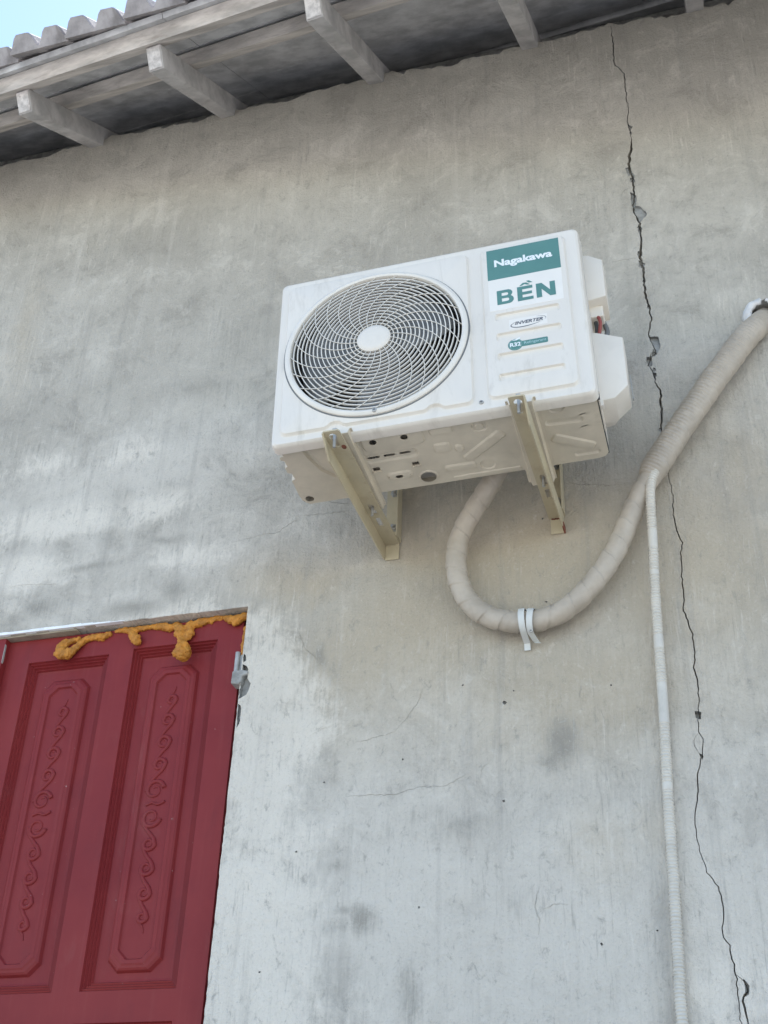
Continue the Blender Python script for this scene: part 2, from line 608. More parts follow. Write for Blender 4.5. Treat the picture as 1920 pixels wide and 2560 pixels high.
    nt.links.new(base, b.inputs['Base Color'])
    b.inputs['Roughness'].default_value = 0.95
    b.inputs['Specular IOR Level'].default_value = 0.2
    h = math_node(nt, 'ADD', math_node(nt, 'MULTIPLY', brush, 0.25), math_node(nt, 'MULTIPLY', fine, 0.38))
    h = math_node(nt, 'ADD', h, math_node(nt, 'MULTIPLY', mid, 1.3))
    h = math_node(nt, 'ADD', h, math_node(nt, 'MULTIPLY', gran, 0.55))
    bump(nt, b, h, 0.75, 0.012)
    return m


M['wall'] = wall_mat()


def ground_mat():
    m, nt, b = new_mat('dusty_concrete_yard')
    co = coords(nt)
    f = tex(nt, co, 0.6, 7, 0.65)
    cc = mixc(nt, smooth(nt, f, 0.3, 0.7), (0.205, 0.204, 0.200), (0.258, 0.257, 0.253))
    g = tex(nt, co, 40, 5, 0.7)
    cc = mixc(nt, math_node(nt, 'MULTIPLY', g, 0.25), cc, (0.14, 0.135, 0.125))
    nt.links.new(cc, b.inputs['Base Color'])
    b.inputs['Roughness'].default_value = 0.95
    bump(nt, b, g, 0.5, 0.02)
    return m


M['ground'] = ground_mat()

# ------------------------------------------------------------------ ground
g = link('ground', mesh([(-400, -400, 0), (400, -400, 0), (400, 400, 0), (-400, 400, 0)], [(0, 1, 2, 3)]), M['ground'])
tag(g, 'pale dusty concrete yard in front of the house', 'ground', kind='structure')

# ------------------------------------------------------------------ house: wall with cracks, chips and openings
house = empty('house', (0, 0, 0))
tag(house, 'grey plastered house with a cracked wall, tiled eaves and a dark red panelled door', 'house')

WX0, WX1 = -3.2, 3.2
DX1, DZ1 = -0.216, 3.153            # door opening: right edge and head
DX0, DZ0 = -1.62, 0.12
rnd = random.Random(3)


def ribbon(pts, w0, w1, jit, step=0.012, taper=True):
    """a crack: list of quads along a wandering line"""
    P_ = [Vector((p[0], p[1], 0)) for p in pts]
    P_ = resample(P_, step) + [P_[-1]]
    L_, R_ = [], []
    n = len(P_)
    for i, p in enumerate(P_):
        t = (P_[min(i + 1, n - 1)] - P_[max(i - 1, 0)])
        if t.length < 1e-9:
            t = Vector((0, -1, 0))
        t.normalize()
        s_ = Vector((-t.y, t.x, 0))
        e = 1.0
        if taper:
            e = min(1, 0.15 + min(i, n - 1 - i) / 6)
        k = 0.5 + 0.5 * noise.noise(Vector((p.x * 9, p.y * 9, w0 * 900)))
        w = (w0 + (w1 - w0) * max(0, min(1, k * 1.5 - 0.25))) * e
        c = p + s_ * rnd.uniform(-jit, jit)
        L_.append(c + s_ * w / 2)
        R_.append(c - s_ * w / 2)
    return [[(L_[i].x, L_[i].y), (L_[i + 1].x, L_[i + 1].y), (R_[i + 1].x, R_[i + 1].y), (R_[i].x, R_[i].y)] for i in range(n - 1)]


def D(*pts):
    return [on_wall(*p) for p in pts]


crackA = [z7(*p) for p in [(95, 120), (105, 200), (110, 320), (160, 365), (165, 430), (175, 500), (185, 560), (175, 610), (188, 655), (195, 690), (198, 740),
          (188, 790), (185, 835), (200, 880), (210, 930), (208, 980), (205, 1030), (215, 1070), (240, 1115), (240, 1150), (248, 1200), (245, 1250),
          (235, 1275), (250, 1320), (262, 1380), (265, 1440), (272, 1500), (288, 1540), (298, 1590), (292, 1640), (285, 1680), (300, 1720), (320, 1750),
          (300, 1780), (280, 1810), (290, 1850), (310, 1865), (320, 1920), (345, 1970), (345, 2040), (355, 2100), (345, 2150), (348, 2200)]]
crackB = [z8(*p) for p in [(272, 40), (290, 100), (292, 150), (305, 195), (305, 260), (312, 310), (325, 350), (343, 388), (335, 440), (340, 510), (348, 590), (345, 640),
          (360, 680), (382, 740), (383, 780), (392, 825), (384, 850), (400, 910), (402, 950), (410, 980), (402, 1030), (405, 1105), (420, 1130), (420, 1190),
          (412, 1210), (402, 1260), (400, 1340), (388, 1440), (402, 1530), (435, 1640), (482, 1695), (498, 1790), (494, 1870), (522, 1915), (540, 2000),
          (548, 2030), (550, 2100), (560, 2180), (570, 2230), (560, 2500), (600, 2900)]]
crackC = [z8(*p) for p in [(545, 2025), (585, 2060), (590, 2085), (568, 2110), (580, 2150), (592, 2212), (600, 2260)]]
crackD = [z8(*p) for p in [(405, 1105), (384, 1135), (390, 1165), (412, 1195)]]
quads = []
quads += [(q, 0.016, 0) for q in ribbon(crackA[:10], 0.0014, 0.0042, 0.0022, 0.010)]
quads += [(q, 0.030, 0) for q in ribbon(crackA[9:], 0.0026, 0.0085, 0.0024, 0.010)]
quads += [(q, 0.030, 0) for q in ribbon(crackB, 0.0015, 0.0036, 0.0018, 0.009)]
quads += [(q, 0.030, 0) for q in ribbon(crackC, 0.003, 0.006, 0.0012)]
quads += [(q, 0.015, 0) for q in ribbon(crackD, 0.0015, 0.0025, 0.0006)]
thin = [
    D((1312, 568), (1340, 562), (1375, 558), (1384, 556)),
    [z7(140, 1000), z7(160, 960), z7(205, 938)],
    D((186, 520), (192, 532), (188, 545), (193, 558)),
    D((492, 1172), (520, 1168), (560, 1156), (600, 1150), (632, 1128), (655, 1118)),
    D((640, 1115), (700, 1110), (760, 1102)),
    D((765, 1604), (800, 1596), (850, 1582), (880, 1550), (900, 1520), (916, 1484)),
    D((745, 1722), (800, 1716), (850, 1718), (905, 1700), (960, 1698), (1010, 1672)),
    D((1165, 1912), (1160, 1940), (1156, 1965), (1166, 1990), (1162, 2020)),
    D((640, 1352), (648, 1375), (660, 1400), (690, 1428)),
    D((668, 1590), (690, 1578), (716, 1568)),
    D((1168, 1965), (1200, 1952), (1232, 1952)),
    D((1210, 1040), (1262, 1046), (1320, 1048), (1372, 1040)),
    D((660, 1078), (720, 1084), (790, 1092), (880, 1080), (960, 1072), (1040, 1060), (1120, 1058)),
    D((0, 1272), (60, 1262), (132, 1262)),
    D((1035, 1690), (1042, 1660), (1062, 1640)),
]
for t_ in thin:
    quads += [(q, 0.0022, 0) for q in ribbon(t_, 0.0006, 0.0014, 0.0020, 0.007)]


def ragged(poly, amp, step=0.008):
    P_ = [Vector((p[0], p[1], 0)) for p in poly]
    P_.append(P_[0])
    out = []
    for p in resample(P_, step)[:-1]:
        out.append((p.x + rnd.uniform(-amp, amp), p.y + rnd.uniform(-amp, amp)))
    return out


chips = []
for zz, pts, dep in [(z7, [(205, 1035), (240, 1035), (280, 1075), (243, 1118), (207, 1070)], 0.009),
                     (z7, [(285, 1692), (335, 1692), (345, 1740), (325, 1785), (300, 1790), (310, 1745)], 0.010),
                     (z7, [(165, 845), (195, 835), (207, 880), (180, 885)], 0.007),
                     (z7, [(190, 893), (214, 895), (216, 920), (195, 918)], 0.007),
                     (z7, [(192, 965), (222, 980), (224, 1030), (200, 1040)], 0.009),
                     (z7, [(175, 622), (205, 635), (192, 662)], 0.009),
                     (z7, [(272, 1795), (302, 1790), (304, 1845), (280, 1840)], 0.012),
                     (z7, [(305, 1755), (328, 1760), (318, 1790), (300, 1795)], 0.014),
                     (z7, [(302, 1860), (325, 1880), (318, 1910), (308, 1890)], 0.010),
                     (z7, [(233, 1308), (268, 1325), (258, 1352), (235, 1342)], 0.006),
                     (z7, [(228, 1262), (252, 1262), (252, 1290), (230, 1285)], 0.010),
                     (z7, [(232, 1125), (252, 1150), (244, 1180), (232, 1165)], 0.010),
                     (z7, [(278, 1520), (292, 1530), (290, 1558), (277, 1550)], 0.008),
                     (z8, [(388, 1028), (414, 1028), (414, 1058), (394, 1058)], 0.014),
                     (z8, [(405, 1185), (427, 1193), (416, 1214)], 0.012),
                     (z8, [(572, 2040), (597, 2070), (592, 2108), (566, 2112), (584, 2085)], 0.010),
                     (z8, [(282, 85), (300, 88), (296, 106), (284, 104)], 0.012)]:
    chips.append((ragged([zz(*p) for p in pts], 0.0012), dep, 1))
for line, nn in ((crackA[8:], 16),):
    for k in range(nn):
        i = rnd.randrange(len(line) - 1)
        t_ = rnd.random()
        px_, pz_ = (line[i][0] + (line[i + 1][0] - line[i][0]) * t_, line[i][1] + (line[i + 1][1] - line[i][1]) * t_)
        r = rnd.uniform(.003, .007)
        s_ = rnd.choice((-1, 1)) * r * .4
        chips.append(([(px_ + s_ + r * math.cos(a) * rnd.uniform(.5, 1.1), pz_ + 1.5 * r * math.sin(a) * rnd.uniform(.6, 1.2)) for a in [j * math.pi / 4 for j in range(8)]], rnd.uniform(.0025, .007), 1))
for px, py, r in [(1090, 1518, .0045), (1110, 1492, .002), (1088, 1730, .003), (1172, 1120, .0025), (1000, 1480, .0022), (870, 1640, .0022), (1300, 2040, .003),
                  (1420, 2010, .002), (640, 1840, .0025), (700, 1690, .0022), (1180, 1300, .0022), (560, 2100, .0025), (905, 1960, .0022), (1320, 1480, .002)]:
    x, z = on_wall(px, py)
    chips.append(([(x + r * math.cos(a) * rnd.uniform(.6, 1.5), z + r * math.sin(a) * rnd.uniform(.6, 1.4)) for a in [i * math.pi / 4 for i in range(8)]], 0.008, 1))
# broken plaster round the hinge and along the door's edge
chips.append((ragged([(DX1 + .003, 2.99), (DX1 + .016, 2.985), (DX1 + .020, 2.955), (DX1 + .028, 2.93), (DX1 + .02, 2.905), (DX1 + .010, 2.90), (DX1 + .003, 2.895)], 0.003), 0.016, 1))
chips.append((ragged([(DX1 + .0025, 2.885), (DX1 + .010, 2.88), (DX1 + .012, 2.84), (DX1 + .004, 2.82)], 0.0015), 0.010, 1))
chips.append((ragged([(DX1 + .002, 3.02), (DX1 + .009, 3.015), (DX1 + .010, 3.0), (DX1 + .002, 2.995)], 0.001), 0.010, 1))
# the hole for the pipes
HX, HZ = 1.128, 3.828
chips.append((ragged(circ(HX + 0.005, HZ + 0.012, 0.042, 20), 0.003), 0.15, 1))

# outline: ragged top under the roof, straight door opening with a slightly nibbled edge
top_z = 5.125
outline = [(WX0, 0.0), (WX1, 0.0), (WX1, top_z)]
x = WX1 - 0.03
while x > WX0 + 0.02:
    k = 0.034 * noise.noise(Vector((x * 5, 1.3, 0))) + 0.018 * noise.noise(Vector((x * 23, 4.3, 0))) + rnd.uniform(-.004, .004)
    if rnd.random() < 0.06:
        k -= rnd.uniform(0.008, 0.02)
    outline.append((x, top_z + k))
    x -= rnd.uniform(0.008, 0.022)
outline.append((WX0, top_z))
door_loop = []
z_ = DZ1
door_loop.append((DX0, DZ1))
x = DX0 + 0.03
while x < DX1 - 0.01:
    door_loop.append((x, DZ1 + rnd.uniform(-.0012, .0012)))
    x += rnd.uniform(0.012, 0.03)
door_loop.append((DX1, DZ1))
z_ = DZ1 - 0.012
while z_ > DZ0 + 0.02:
    a = 0.0010 if z_ < 3.03 else 0.0006
    door_loop.append((DX1 + rnd.uniform(-a, a) + 0.0008 * noise.noise(Vector((0, z_ * 14, 0))), z_))
    z_ -= rnd.uniform(0.007, 0.018)
door_loop += [(DX1, DZ0), (DX0, DZ0)]


def build_wall():
    vc, ed = [], []

    def loop(poly):
        n0 = len(vc)
        vc.extend(Vector(p) for p in poly)
        n = len(poly)
        ed.extend((n0 + i, n0 + (i + 1) % n) for i in range(n))
    loop(outline)
    loop(door_loop)
    regs = quads + chips
    for q, _, _ in regs:
        loop(q)
    ov, oe, of, _, _, _ = delaunay_2d_cdt(vc, ed, [], 0, 1e-5)
    boxes = [(min(p[0] for p in q), max(p[0] for p in q), min(p[1] for p in q), max(p[1] for p in q), q, d, m) for q, d, m in regs]
    depth, matid, keep = [], [], []
    for f in of:
        c = (sum(ov[i].x for i in f) / len(f), sum(ov[i].y for i in f) / len(f))
        if not inside(c, outline) or inside(c, door_loop):
            depth.append(None)
            matid.append(0)
            continue
        d, mi = 0.0, 0
        for x0, x1, y0, y1, q, dd, mm in boxes:
            if x0 <= c[0] <= x1 and y0 <= c[1] <= y1 and dd > d and inside(c, q):
                d, mi = dd, mm
        depth.append(d)
        matid.append(mi)
    vs_, fs_, ms_ = [], [], []
    idx = {}

    def vid(i, d):
        k = (i, round(d, 4))
        if k not in idx:
            idx[k] = len(vs_)
            vs_.append((ov[i].x, d, ov[i].y))
        return idx[k]
    em = {}
    for fi, f in enumerate(of):
        for k in range(len(f)):
            a, b_ = f[k], f[(k + 1) % len(f)]
            em.setdefault((min(a, b_), max(a, b_)), []).append((fi, a, b_))
        if depth[fi] is None:
            continue
        fs_.append(tuple(vid(i, depth[fi]) for i in f))
        ms_.append(matid[fi])
    for e, lst in em.items():
        ds = [depth[t[0]] for t in lst]
        if len(ds) == 1:
            ds.append(None)
        d0, d1 = ds
        if d0 == d1:
            continue
        a, b_ = lst[0][1], lst[0][2]
        if d0 is None or d1 is None:                     # rim of the wall or of the door opening: the reveal
            dd = d0 if d0 is not None else d1
            fs_.append((vid(a, dd), vid(b_, dd), vid(b_, 0.12), vid(a, 0.12)))
            ms_.append(0)
        else:
            fs_.append((vid(a, d0), vid(b_, d0), vid(b_, d1), vid(a, d1)))
            ms_.append(1 if max(d0, d1) in [c_[1] for c_ in chips] else 0)
    me = mesh(vs_, fs_)
    me.materials.append(M['wall'])
    me.materials.append(M['cement'])
    for p, mi in zip(me.polygons, ms_):
        p.material_index = mi
    bm = bmesh.new()
    bm.from_mesh(me)
    bmesh.ops.recalc_face_normals(bm, faces=bm.faces)
    bm.to_mesh(me)
    bm.free()
    return link('wall', me, None, house)


wall = build_wall()
core = MB().prism([(0.16, 0.0), (0.32, 0.0), (0.32, 5.470), (0.16, 5.355)], WX0, WX1, axis='x').build('wall_core', M['cement'], house)
MB().prism([(0.32, 0), (3.7, 0), (3.7, 7.7), (0.32, 5.44)], WX0, WX0 + .2, axis='x').build('unseen_side_wall', M['wall'], house)  # unseen side, added to keep sky light from behind the eaves
MB().prism([(0.32, 0), (3.7, 0), (3.7, 7.7), (0.32, 5.44)], WX1 - .2, WX1, axis='x').build('unseen_side_wall', M['wall'], house)  # unseen, added to block light like the other side
MB().box((WX0, 3.5, 0), (WX1, 3.7, 7.5)).build('unseen_back_wall', M['wall'], house)  # unseen, added to close the house against light from behind

# ------------------------------------------------------------------ roof
SL = R(36.0)
eu = Vector((0, math.cos(SL), math.sin(SL)))
en = Vector((0, -math.sin(SL), math.cos(SL)))
RO = Vector((0, 0, 5.10))
SKEW, XP = 0.19, -0.486


def RM(x=0.0, a=0.0, b=0.0):
    """frame on the roof slope: x along the eave, y up the slope, z square to it"""
    # the eave runs slightly askew to the wall
    ex = Vector((1, 0, 0)) - eu * SKEW
    o = RO + eu * a + en * b + ex * x - ex * XP + Vector((XP, 0, 0))
    return Matrix(((ex.x, eu.x, en.x, o.x), (ex.y, eu.y, en.y, o.y), (ex.z, eu.z, en.z, o.z), (0, 0, 0, 1)))


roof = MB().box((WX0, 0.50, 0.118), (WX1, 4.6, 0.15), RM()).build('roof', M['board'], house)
A0 = -0.572
rxs = [-1.49, -0.985, -0.486, 0.045, 0.56, 1.08, 1.60]
for i, rx in enumerate(rxs):
    w = 0.052
    mb = MB()
    M_ = RM(rx)
    k = rnd.uniform(-.006, .006)
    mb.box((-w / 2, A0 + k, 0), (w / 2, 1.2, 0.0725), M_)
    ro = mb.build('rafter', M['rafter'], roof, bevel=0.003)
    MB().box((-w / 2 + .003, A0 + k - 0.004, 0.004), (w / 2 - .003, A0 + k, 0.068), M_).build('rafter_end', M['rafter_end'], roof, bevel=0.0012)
for a0, h in ((-0.592, 0.046), (-0.345, 0.040)):
    mb = MB()
    n = 40
    for i in range(n):                                    # slightly crooked sawn batten
        x0, x1 = WX0 + (WX1 - WX0) * i / n, WX0 + (WX1 - WX0) * (i + 1) / n
        d0, d1 = [0.006 * noise.noise(Vector((t * 2.0, a0 * 9, 0))) for t in (x0, x1)]
        vs_ = []
        for xx, dd in ((x0, d0), (x1, d1)):
            for aa, bb in ((a0, .074), (a0 + .052, .074), (a0 + .052, .074 + h), (a0, .074 + h)):
                vs_.append(RM() @ Vector((xx, aa + dd, bb + dd * .4)))
        fs_ = [(k, (k + 1) % 4, (k + 1) % 4 + 4, k + 4) for k in range(4)]
        if i == 0:
            fs_.append((0, 1, 2, 3))
        if i == n - 1:
            fs_.append((4, 5, 6, 7))
        mb.add(vs_, fs_)
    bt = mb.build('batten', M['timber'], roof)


for k in range(8):
    a0 = -0.622 + k * 0.135
    for x0, x1 in ((WX0, -1.95), (-1.95, -0.42), (-0.42, 0.93), (0.93, WX1)):
        j = rnd.uniform(-.003, .003)
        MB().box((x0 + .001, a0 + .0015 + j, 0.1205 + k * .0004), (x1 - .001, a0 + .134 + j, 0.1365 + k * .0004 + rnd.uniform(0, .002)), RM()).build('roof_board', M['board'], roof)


def tile_mesh():
    W_, Lg, T = 0.204, 0.37, 0.012
    prof = []
    for k in range(2):
        x0 = k * 0.102
        prof += [(x0 + 0.000, 0.0), (x0 + .005, 0.001), (x0 + .009, .010), (x0 + .020, .037), (x0 + .029, .047), (x0 + .066, .046), (x0 + .076, .038),
                 (x0 + .092, .010), (x0 + .097, 0.001)]
    prof.append((W_, 0.0))
    n = len(prof)
    vs_, fs_ = [], []
    for a in (0, 0.012, Lg):
        sh = 0.003 if a == 0 else 0.0
        for u, v in prof:
            vs_.append((u, a, v + T - sh))
        for u, v in prof:
            vs_.append((u, a, v * 0.93 if a > .1 else 0.0))
    m = 2 * n
    for s_ in range(2):
        for i in range(n - 1):
            o = s_ * m
            fs_.append((o + i, o + i + 1, o + m + i + 1, o + m + i))
            fs_.append((o + n + i, o + m + n + i, o + m + n + i + 1, o + n + i + 1))
        fs_.append((s_ * m, s_ * m + m, s_ * m + m + n, s_ * m + n))
        fs_.append((s_ * m + n - 1, s_ * m + 2 * n - 1, s_ * m + m + 2 * n - 1, s_ * m + m + n - 1))
    for i in range(n - 1):
        fs_.append((i, i + n, i + n + 1, i + 1))
        o = 2 * m
        fs_.append((o + i, o + i + 1, o + n + i + 1, o + n + i))
    me = mesh(vs_, fs_)
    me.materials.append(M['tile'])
    bm = bmesh.new()
    bm.from_mesh(me)
    bmesh.ops.recalc_face_normals(bm, faces=bm.faces)
    bm.to_mesh(me)
    bm.free()
    return me


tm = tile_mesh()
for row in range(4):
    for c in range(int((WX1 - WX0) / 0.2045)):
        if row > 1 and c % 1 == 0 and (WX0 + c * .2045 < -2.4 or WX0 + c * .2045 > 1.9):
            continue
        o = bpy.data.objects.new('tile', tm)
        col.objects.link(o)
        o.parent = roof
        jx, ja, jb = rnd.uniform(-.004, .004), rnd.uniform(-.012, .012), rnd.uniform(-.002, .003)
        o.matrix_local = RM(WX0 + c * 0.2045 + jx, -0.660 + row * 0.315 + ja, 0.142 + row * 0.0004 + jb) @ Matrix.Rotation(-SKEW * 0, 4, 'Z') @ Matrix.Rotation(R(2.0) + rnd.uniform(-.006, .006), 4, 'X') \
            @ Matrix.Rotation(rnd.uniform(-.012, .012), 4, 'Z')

# ------------------------------------------------------------------ door
DY = 0.030                                                # face of the leaf


def scroll_path(cx, cz, r, turn, start, sign):
    pts = []
    n = int(26 * turn)
    for i in range(n + 1):
        t = i / n
        a = start + sign * 2 * math.pi * turn * t
        rr = r * (0.30 + 0.70 * t)
        pts.append((cx + rr * math.cos(a), cz + rr * math.sin(a)))
    return pts


def door_leaf(x0, x1, z0, z1, y, panels, right_gap=True):
    e = empty('door_leaf', (x1, y, z0), parent=house)
    inv = Vector((x1, y, z0))

    def P(u, v, d):
        return Vector((u, y + d, v)) - inv
    loops = [([(x0, z0), (x1, z0), (x1, z1), (x0, z1)], 0.0)]
    holes = []
    for px0, pz0, px1, pz1 in panels:
        holes.append(([(px0, pz0), (px1, pz0), (px1, pz1), (px0, pz1)], 0.0))
    vs_, fs_ = relief(loops, holes, P)
    mb = MB().add(vs_, fs_)
    # edges of the leaf
    c = [(x0, z0), (x1, z0), (x1, z1), (x0, z1)]
    for i in range(4):
        a, b_ = c[i], c[(i + 1) % 4]
        mb.add([P(*a, 0), P(*b_, 0), P(*b_, .035), P(*a, .035)], [(0, 1, 2, 3)])
    mb.build('frame', M['red'], e)
    for px0, pz0, px1, pz1 in panels:
        # reeded moulding
        prof = [(0.0, 0.0), (0.0022, 0.0065), (0.0065, 0.0045), (0.0088, 0.0110), (0.0132, 0.0090), (0.0155, 0.0155), (0.0198, 0.0135), (0.0222, 0.0195), (0.0275, 0.0205)]
        mb = MB()
        for (i0, d0), (i1, d1) in zip(prof, prof[1:]):
            ra = [(px0 + i0, pz0 + i0), (px1 - i0, pz0 + i0), (px1 - i0, pz1 - i0), (px0 + i0, pz1 - i0)]
            rb = [(px0 + i1, pz0 + i1), (px1 - i1, pz0 + i1), (px1 - i1, pz1 - i1), (px0 + i1, pz1 - i1)]
            for k in range(4):
                k2 = (k + 1) % 4
                mb.add([P(*ra[k], d0), P(*ra[k2], d0), P(*rb[k2], d1), P(*rb[k], d1)], [(0, 1, 2, 3)])
        mb.build('moulding', M['red'], e)
        i = 0.0275
        ax0, az0, ax1, az1 = px0 + i, pz0 + i, px1 - i, pz1 - i
        lp = [([(ax0, az0), (ax1, az0), (ax1, az1), (ax0, az1)], 0.0205)]
        m1 = 0.022
        bx0, bx1, bz0, bz1 = ax0 + m1, ax1 - m1, az0 + m1 * .6, az1 - m1 * 1.1

        def fancy(k, c_):
            """outline with hollowed corners"""
            X0, X1, Z0, Z1 = bx0 + k, bx1 - k, bz0 + k, bz1 - k
            out = []
            for (cx, cz, sx, sz, flip) in ((X1, Z1, -1, -1, 0), (X0, Z1, 1, -1, 1), (X0, Z0, 1, 1, 0), (X1, Z0, -1, 1, 1)):
                corner = []
                for t in range(6):
                    a = R(90 * t / 5)
                    corner.append((cx + sx * c_ * (1 - math.sin(a) * .75) * (1 if t else 1), cz + sz * c_ * (1 - math.cos(a) * .75)))
                if flip:
                    corner.reverse()
                # start of each corner runs along the edge it leaves
                out += corner
            return out
        lp.append((octo(bx0, bz0, bx1, bz1, 0.026), 0.0205))
        lp.append((octo(bx0 + .0045, bz0 + .0045, bx1 - .0045, bz1 - .0045, 0.0255), 0.0125))
        lp.append((octo(bx0 + .009, bz0 + .009, bx1 - .009, bz1 - .009, 0.025), 0.0095))
        lp.append((octo(bx0 + .014, bz0 + .014, bx1 - .014, bz1 - .014, 0.0245), 0.0085))
        lp.append((octo(bx0 + .018, bz0 + .018, bx1 - .018, bz1 - .018, 0.0235), 0.0065))
        lp.append((octo(bx0 + .026, bz0 + .026, bx1 - .026, bz1 - .026, 0.022), 0.0065))
        lp.append((octo(bx0 + .029, bz0 + .029, bx1 - .029, bz1 - .029, 0.0215), 0.0115))
        vs_, fs_ = relief(lp, [], P)
        pn = MB().add(vs_, fs_).build('panel', M['red'], e)
        # carved scrolls, one chain up the middle of the field
        cx = (bx0 + bx1) / 2
        if pz1 - pz0 > 0.6:
            zc = (bz0 + bz1) / 2 + 0.01
            chain = [(0.268, .0125), (0.214, .0150), (0.156, .0165), (0.098, .0160), (0.034, .0245)]

            def curl(dz, r_, nxt, flip, off):
                """one curl and the tail that runs down to the next; flip mirrors it for the lower half"""
                m = -1 if flip else 1
                pts = []
                n_ = 34
                for k in range(n_ + 1):
                    t = k / n_
                    a_ = R(10) + R(480) * (1 - t)
                    rr = r_ * (0.22 + 0.78 * t ** .8)
                    pts.append(Vector((cx + off + rr * math.cos(a_), zc + m * (dz + rr * math.sin(a_)), 0)))
                rad = [0.0024 + 0.0036 * k / n_ for k in range(n_ + 1)]
                if nxt:
                    dz2, r2, off2 = nxt
                    e0 = pts[-1]
                    tail = catmull([e0, Vector((cx + off + r_ * .62, zc + m * (dz - r_ * .80), 0)), Vector((cx + (off + off2) / 2 - .002, zc + m * ((dz - r_ + dz2 + r2) / 2), 0)),
                                    Vector((cx + off2 - r2 * .80, zc + m * (dz2 + r2 * .55), 0)), Vector((cx + off2 - r2 * 1.02, zc + m * (dz2 - r2 * .1), 0))], 7)[1:]
                    pts += tail
                    rad += [0.0060 - 0.0028 * k / len(tail) for k in range(len(tail))]
                mb = MB().tube([P(q.x, q.y, 0.0122) for q in pts], rad, 10)
                mb.build('carved_scroll', M['red'], e, smooth=True)
            for flip in (False, True):
                for j, (dz, r_) in enumerate(chain):
                    off = 0.006 - 0.0030 * j
                    nx = (chain[j + 1][0], chain[j + 1][1], 0.006 - 0.0030 * (j + 1)) if j < len(chain) - 1 else None
                    curl(dz, r_, nx, flip, off)
                m = -1 if flip else 1
                tl = catmull([Vector((cx + .000, zc + m * .279, 0)), Vector((cx + .010, zc + m * .290, 0)), Vector((cx + .014, zc + m * .304, 0))], 6)
                MB().tube([P(q.x, q.y, 0.0110) for q in tl], [0.0030 - 0.002 * k / (len(tl) - 1) for k in range(len(tl))], 8).build('carved_tip', M['red'], e, smooth=True)
            bar = catmull([Vector((cx - .024, zc - .003, 0)), Vector((cx - .008, zc + .002, 0)), Vector((cx + .008, zc - .003, 0)), Vector((cx + .024, zc + .004, 0))], 6)
            MB().tube([P(q.x, q.y, 0.0108) for q in bar], 0.0034, 8).build('carved_bar', M['red'], e, smooth=True)
    return e


ZL = 0.16
leaf = door_leaf(-0.912, -0.2355, ZL, 3.146, DY, [(-0.840, 2.238, -0.606, 3.078), (-0.537, 2.238, -0.303, 3.086),
                                                 (-0.840, 1.30, -0.606, 2.171), (-0.537, 1.30, -0.303, 2.171),
                                                 (-0.840, 0.28, -0.606, 1.22), (-0.537, 0.28, -0.303, 1.22)])
tag(leaf, 'red panelled door leaf with two tall carved panels, beside the hinge')
leaf2 = door_leaf(-1.60, -0.909, ZL, 3.150, DY - 0.022, [(-1.52, 2.238, -1.29, 3.08), (-1.21, 2.238, -0.98, 3.08), (-1.52, 0.28, -1.29, 2.17), (-1.21, 0.28, -0.98, 2.17)])
tag(leaf2, 'red door leaf with a chipped edge, cut off by the picture')
# added dark backing behind the leaves so that no light comes through the gaps
MB().box((DX0, 0.085, DZ0), (DX1, 0.118, DZ1)).build('door_light_stop', M['dark'], house)
# lintel soffit dust strip and mortar lip at the head, whitened to stand for bright light on it
mb = MB()
x = -1.6
while x < -0.56:
    w_ = rnd.uniform(.018, .05)
    h_ = (0.0085 if x < -0.77 else 0.0085 * max(0.12, (-0.56 - x) / .21)) * rnd.uniform(.75, 1.2)
    mb.box((x, -0.004, DZ1 - .0005), (x + w_, 0.010, DZ1 + h_))
    x += w_
mb.build('mortar_lip', M['mortar_lit'], house)
mb = MB()
mb.box((-1.60, 0.006, DZ1 - 0.006), (-0.70, 0.030, DZ1 - 0.0012))
mb.build('lintel_strip', M['lintel'], house)
# paint chips: bare wood on the worn edge of the left leaf
for za, zb in ((3.075, 3.132), (2.985, 3.03)):
    MB().prism([(-0.9092, za), (-0.9076, za + .006), (-0.9078, zb - .006), (-0.9092, zb)], DY - .0226, DY - .016).build('worn_edge', M['cement'], house)


def foam(spheres, vox=0.0024):
    bm = bmesh.new()
    for x, y, z, r in spheres:
        bmesh.ops.create_icosphere(bm, subdivisions=2, radius=r, matrix=Matrix.Translation((x, y, z)))
    me = bpy.data.meshes.new('foam')
    bm.to_mesh(me)
    bm.free()
    o = bpy.data.objects.new('foam_tmp', me)
    col.objects.link(o)
    md = o.modifiers.new('r', 'REMESH')
    md.mode = 'VOXEL'
    md.voxel_size = vox
    dg = bpy.context.evaluated_depsgraph_get()
    me2 = bpy.data.meshes.new_from_object(o.evaluated_get(dg))
    bpy.data.objects.remove(o)
    for v in me2.vertices:
        n = noise.noise(v.co * 75) * 0.0026 + noise.noise(v.co * 190) * 0.0022 - max(0, noise.noise(v.co * 330 + Vector((5, 0, 0)))) ** 2 * 0.006
        v.co += v.normal * n
    me2.update()
    me2.materials.clear()
    return link('foam_filler', me2, M['foam'], house, smooth=True)


def chain_spheres(pts, n=6):
    out = []
    for a, b_ in zip(pts, pts[1:]):
        for i in range(5):                                # lumps and bubbles round the bead
            t = rnd.random()
            q = [a[k] + (b_[k] - a[k]) * t for k in range(4)]
            r_ = q[3]
            out.append((q[0] + rnd.uniform(-.8, .8) * r_, q[1] - rnd.uniform(0, .5) * r_, q[2] + rnd.uniform(-.8, .8) * r_, r_ * rnd.uniform(.35, .65)))
    for a, b_ in zip(pts, pts[1:]):
        for i in range(n):
            t = i / n
            out.append(tuple(a[k] + (b_[k] - a[k]) * t for k in range(4)))
    out.append(pts[-1])
    return out


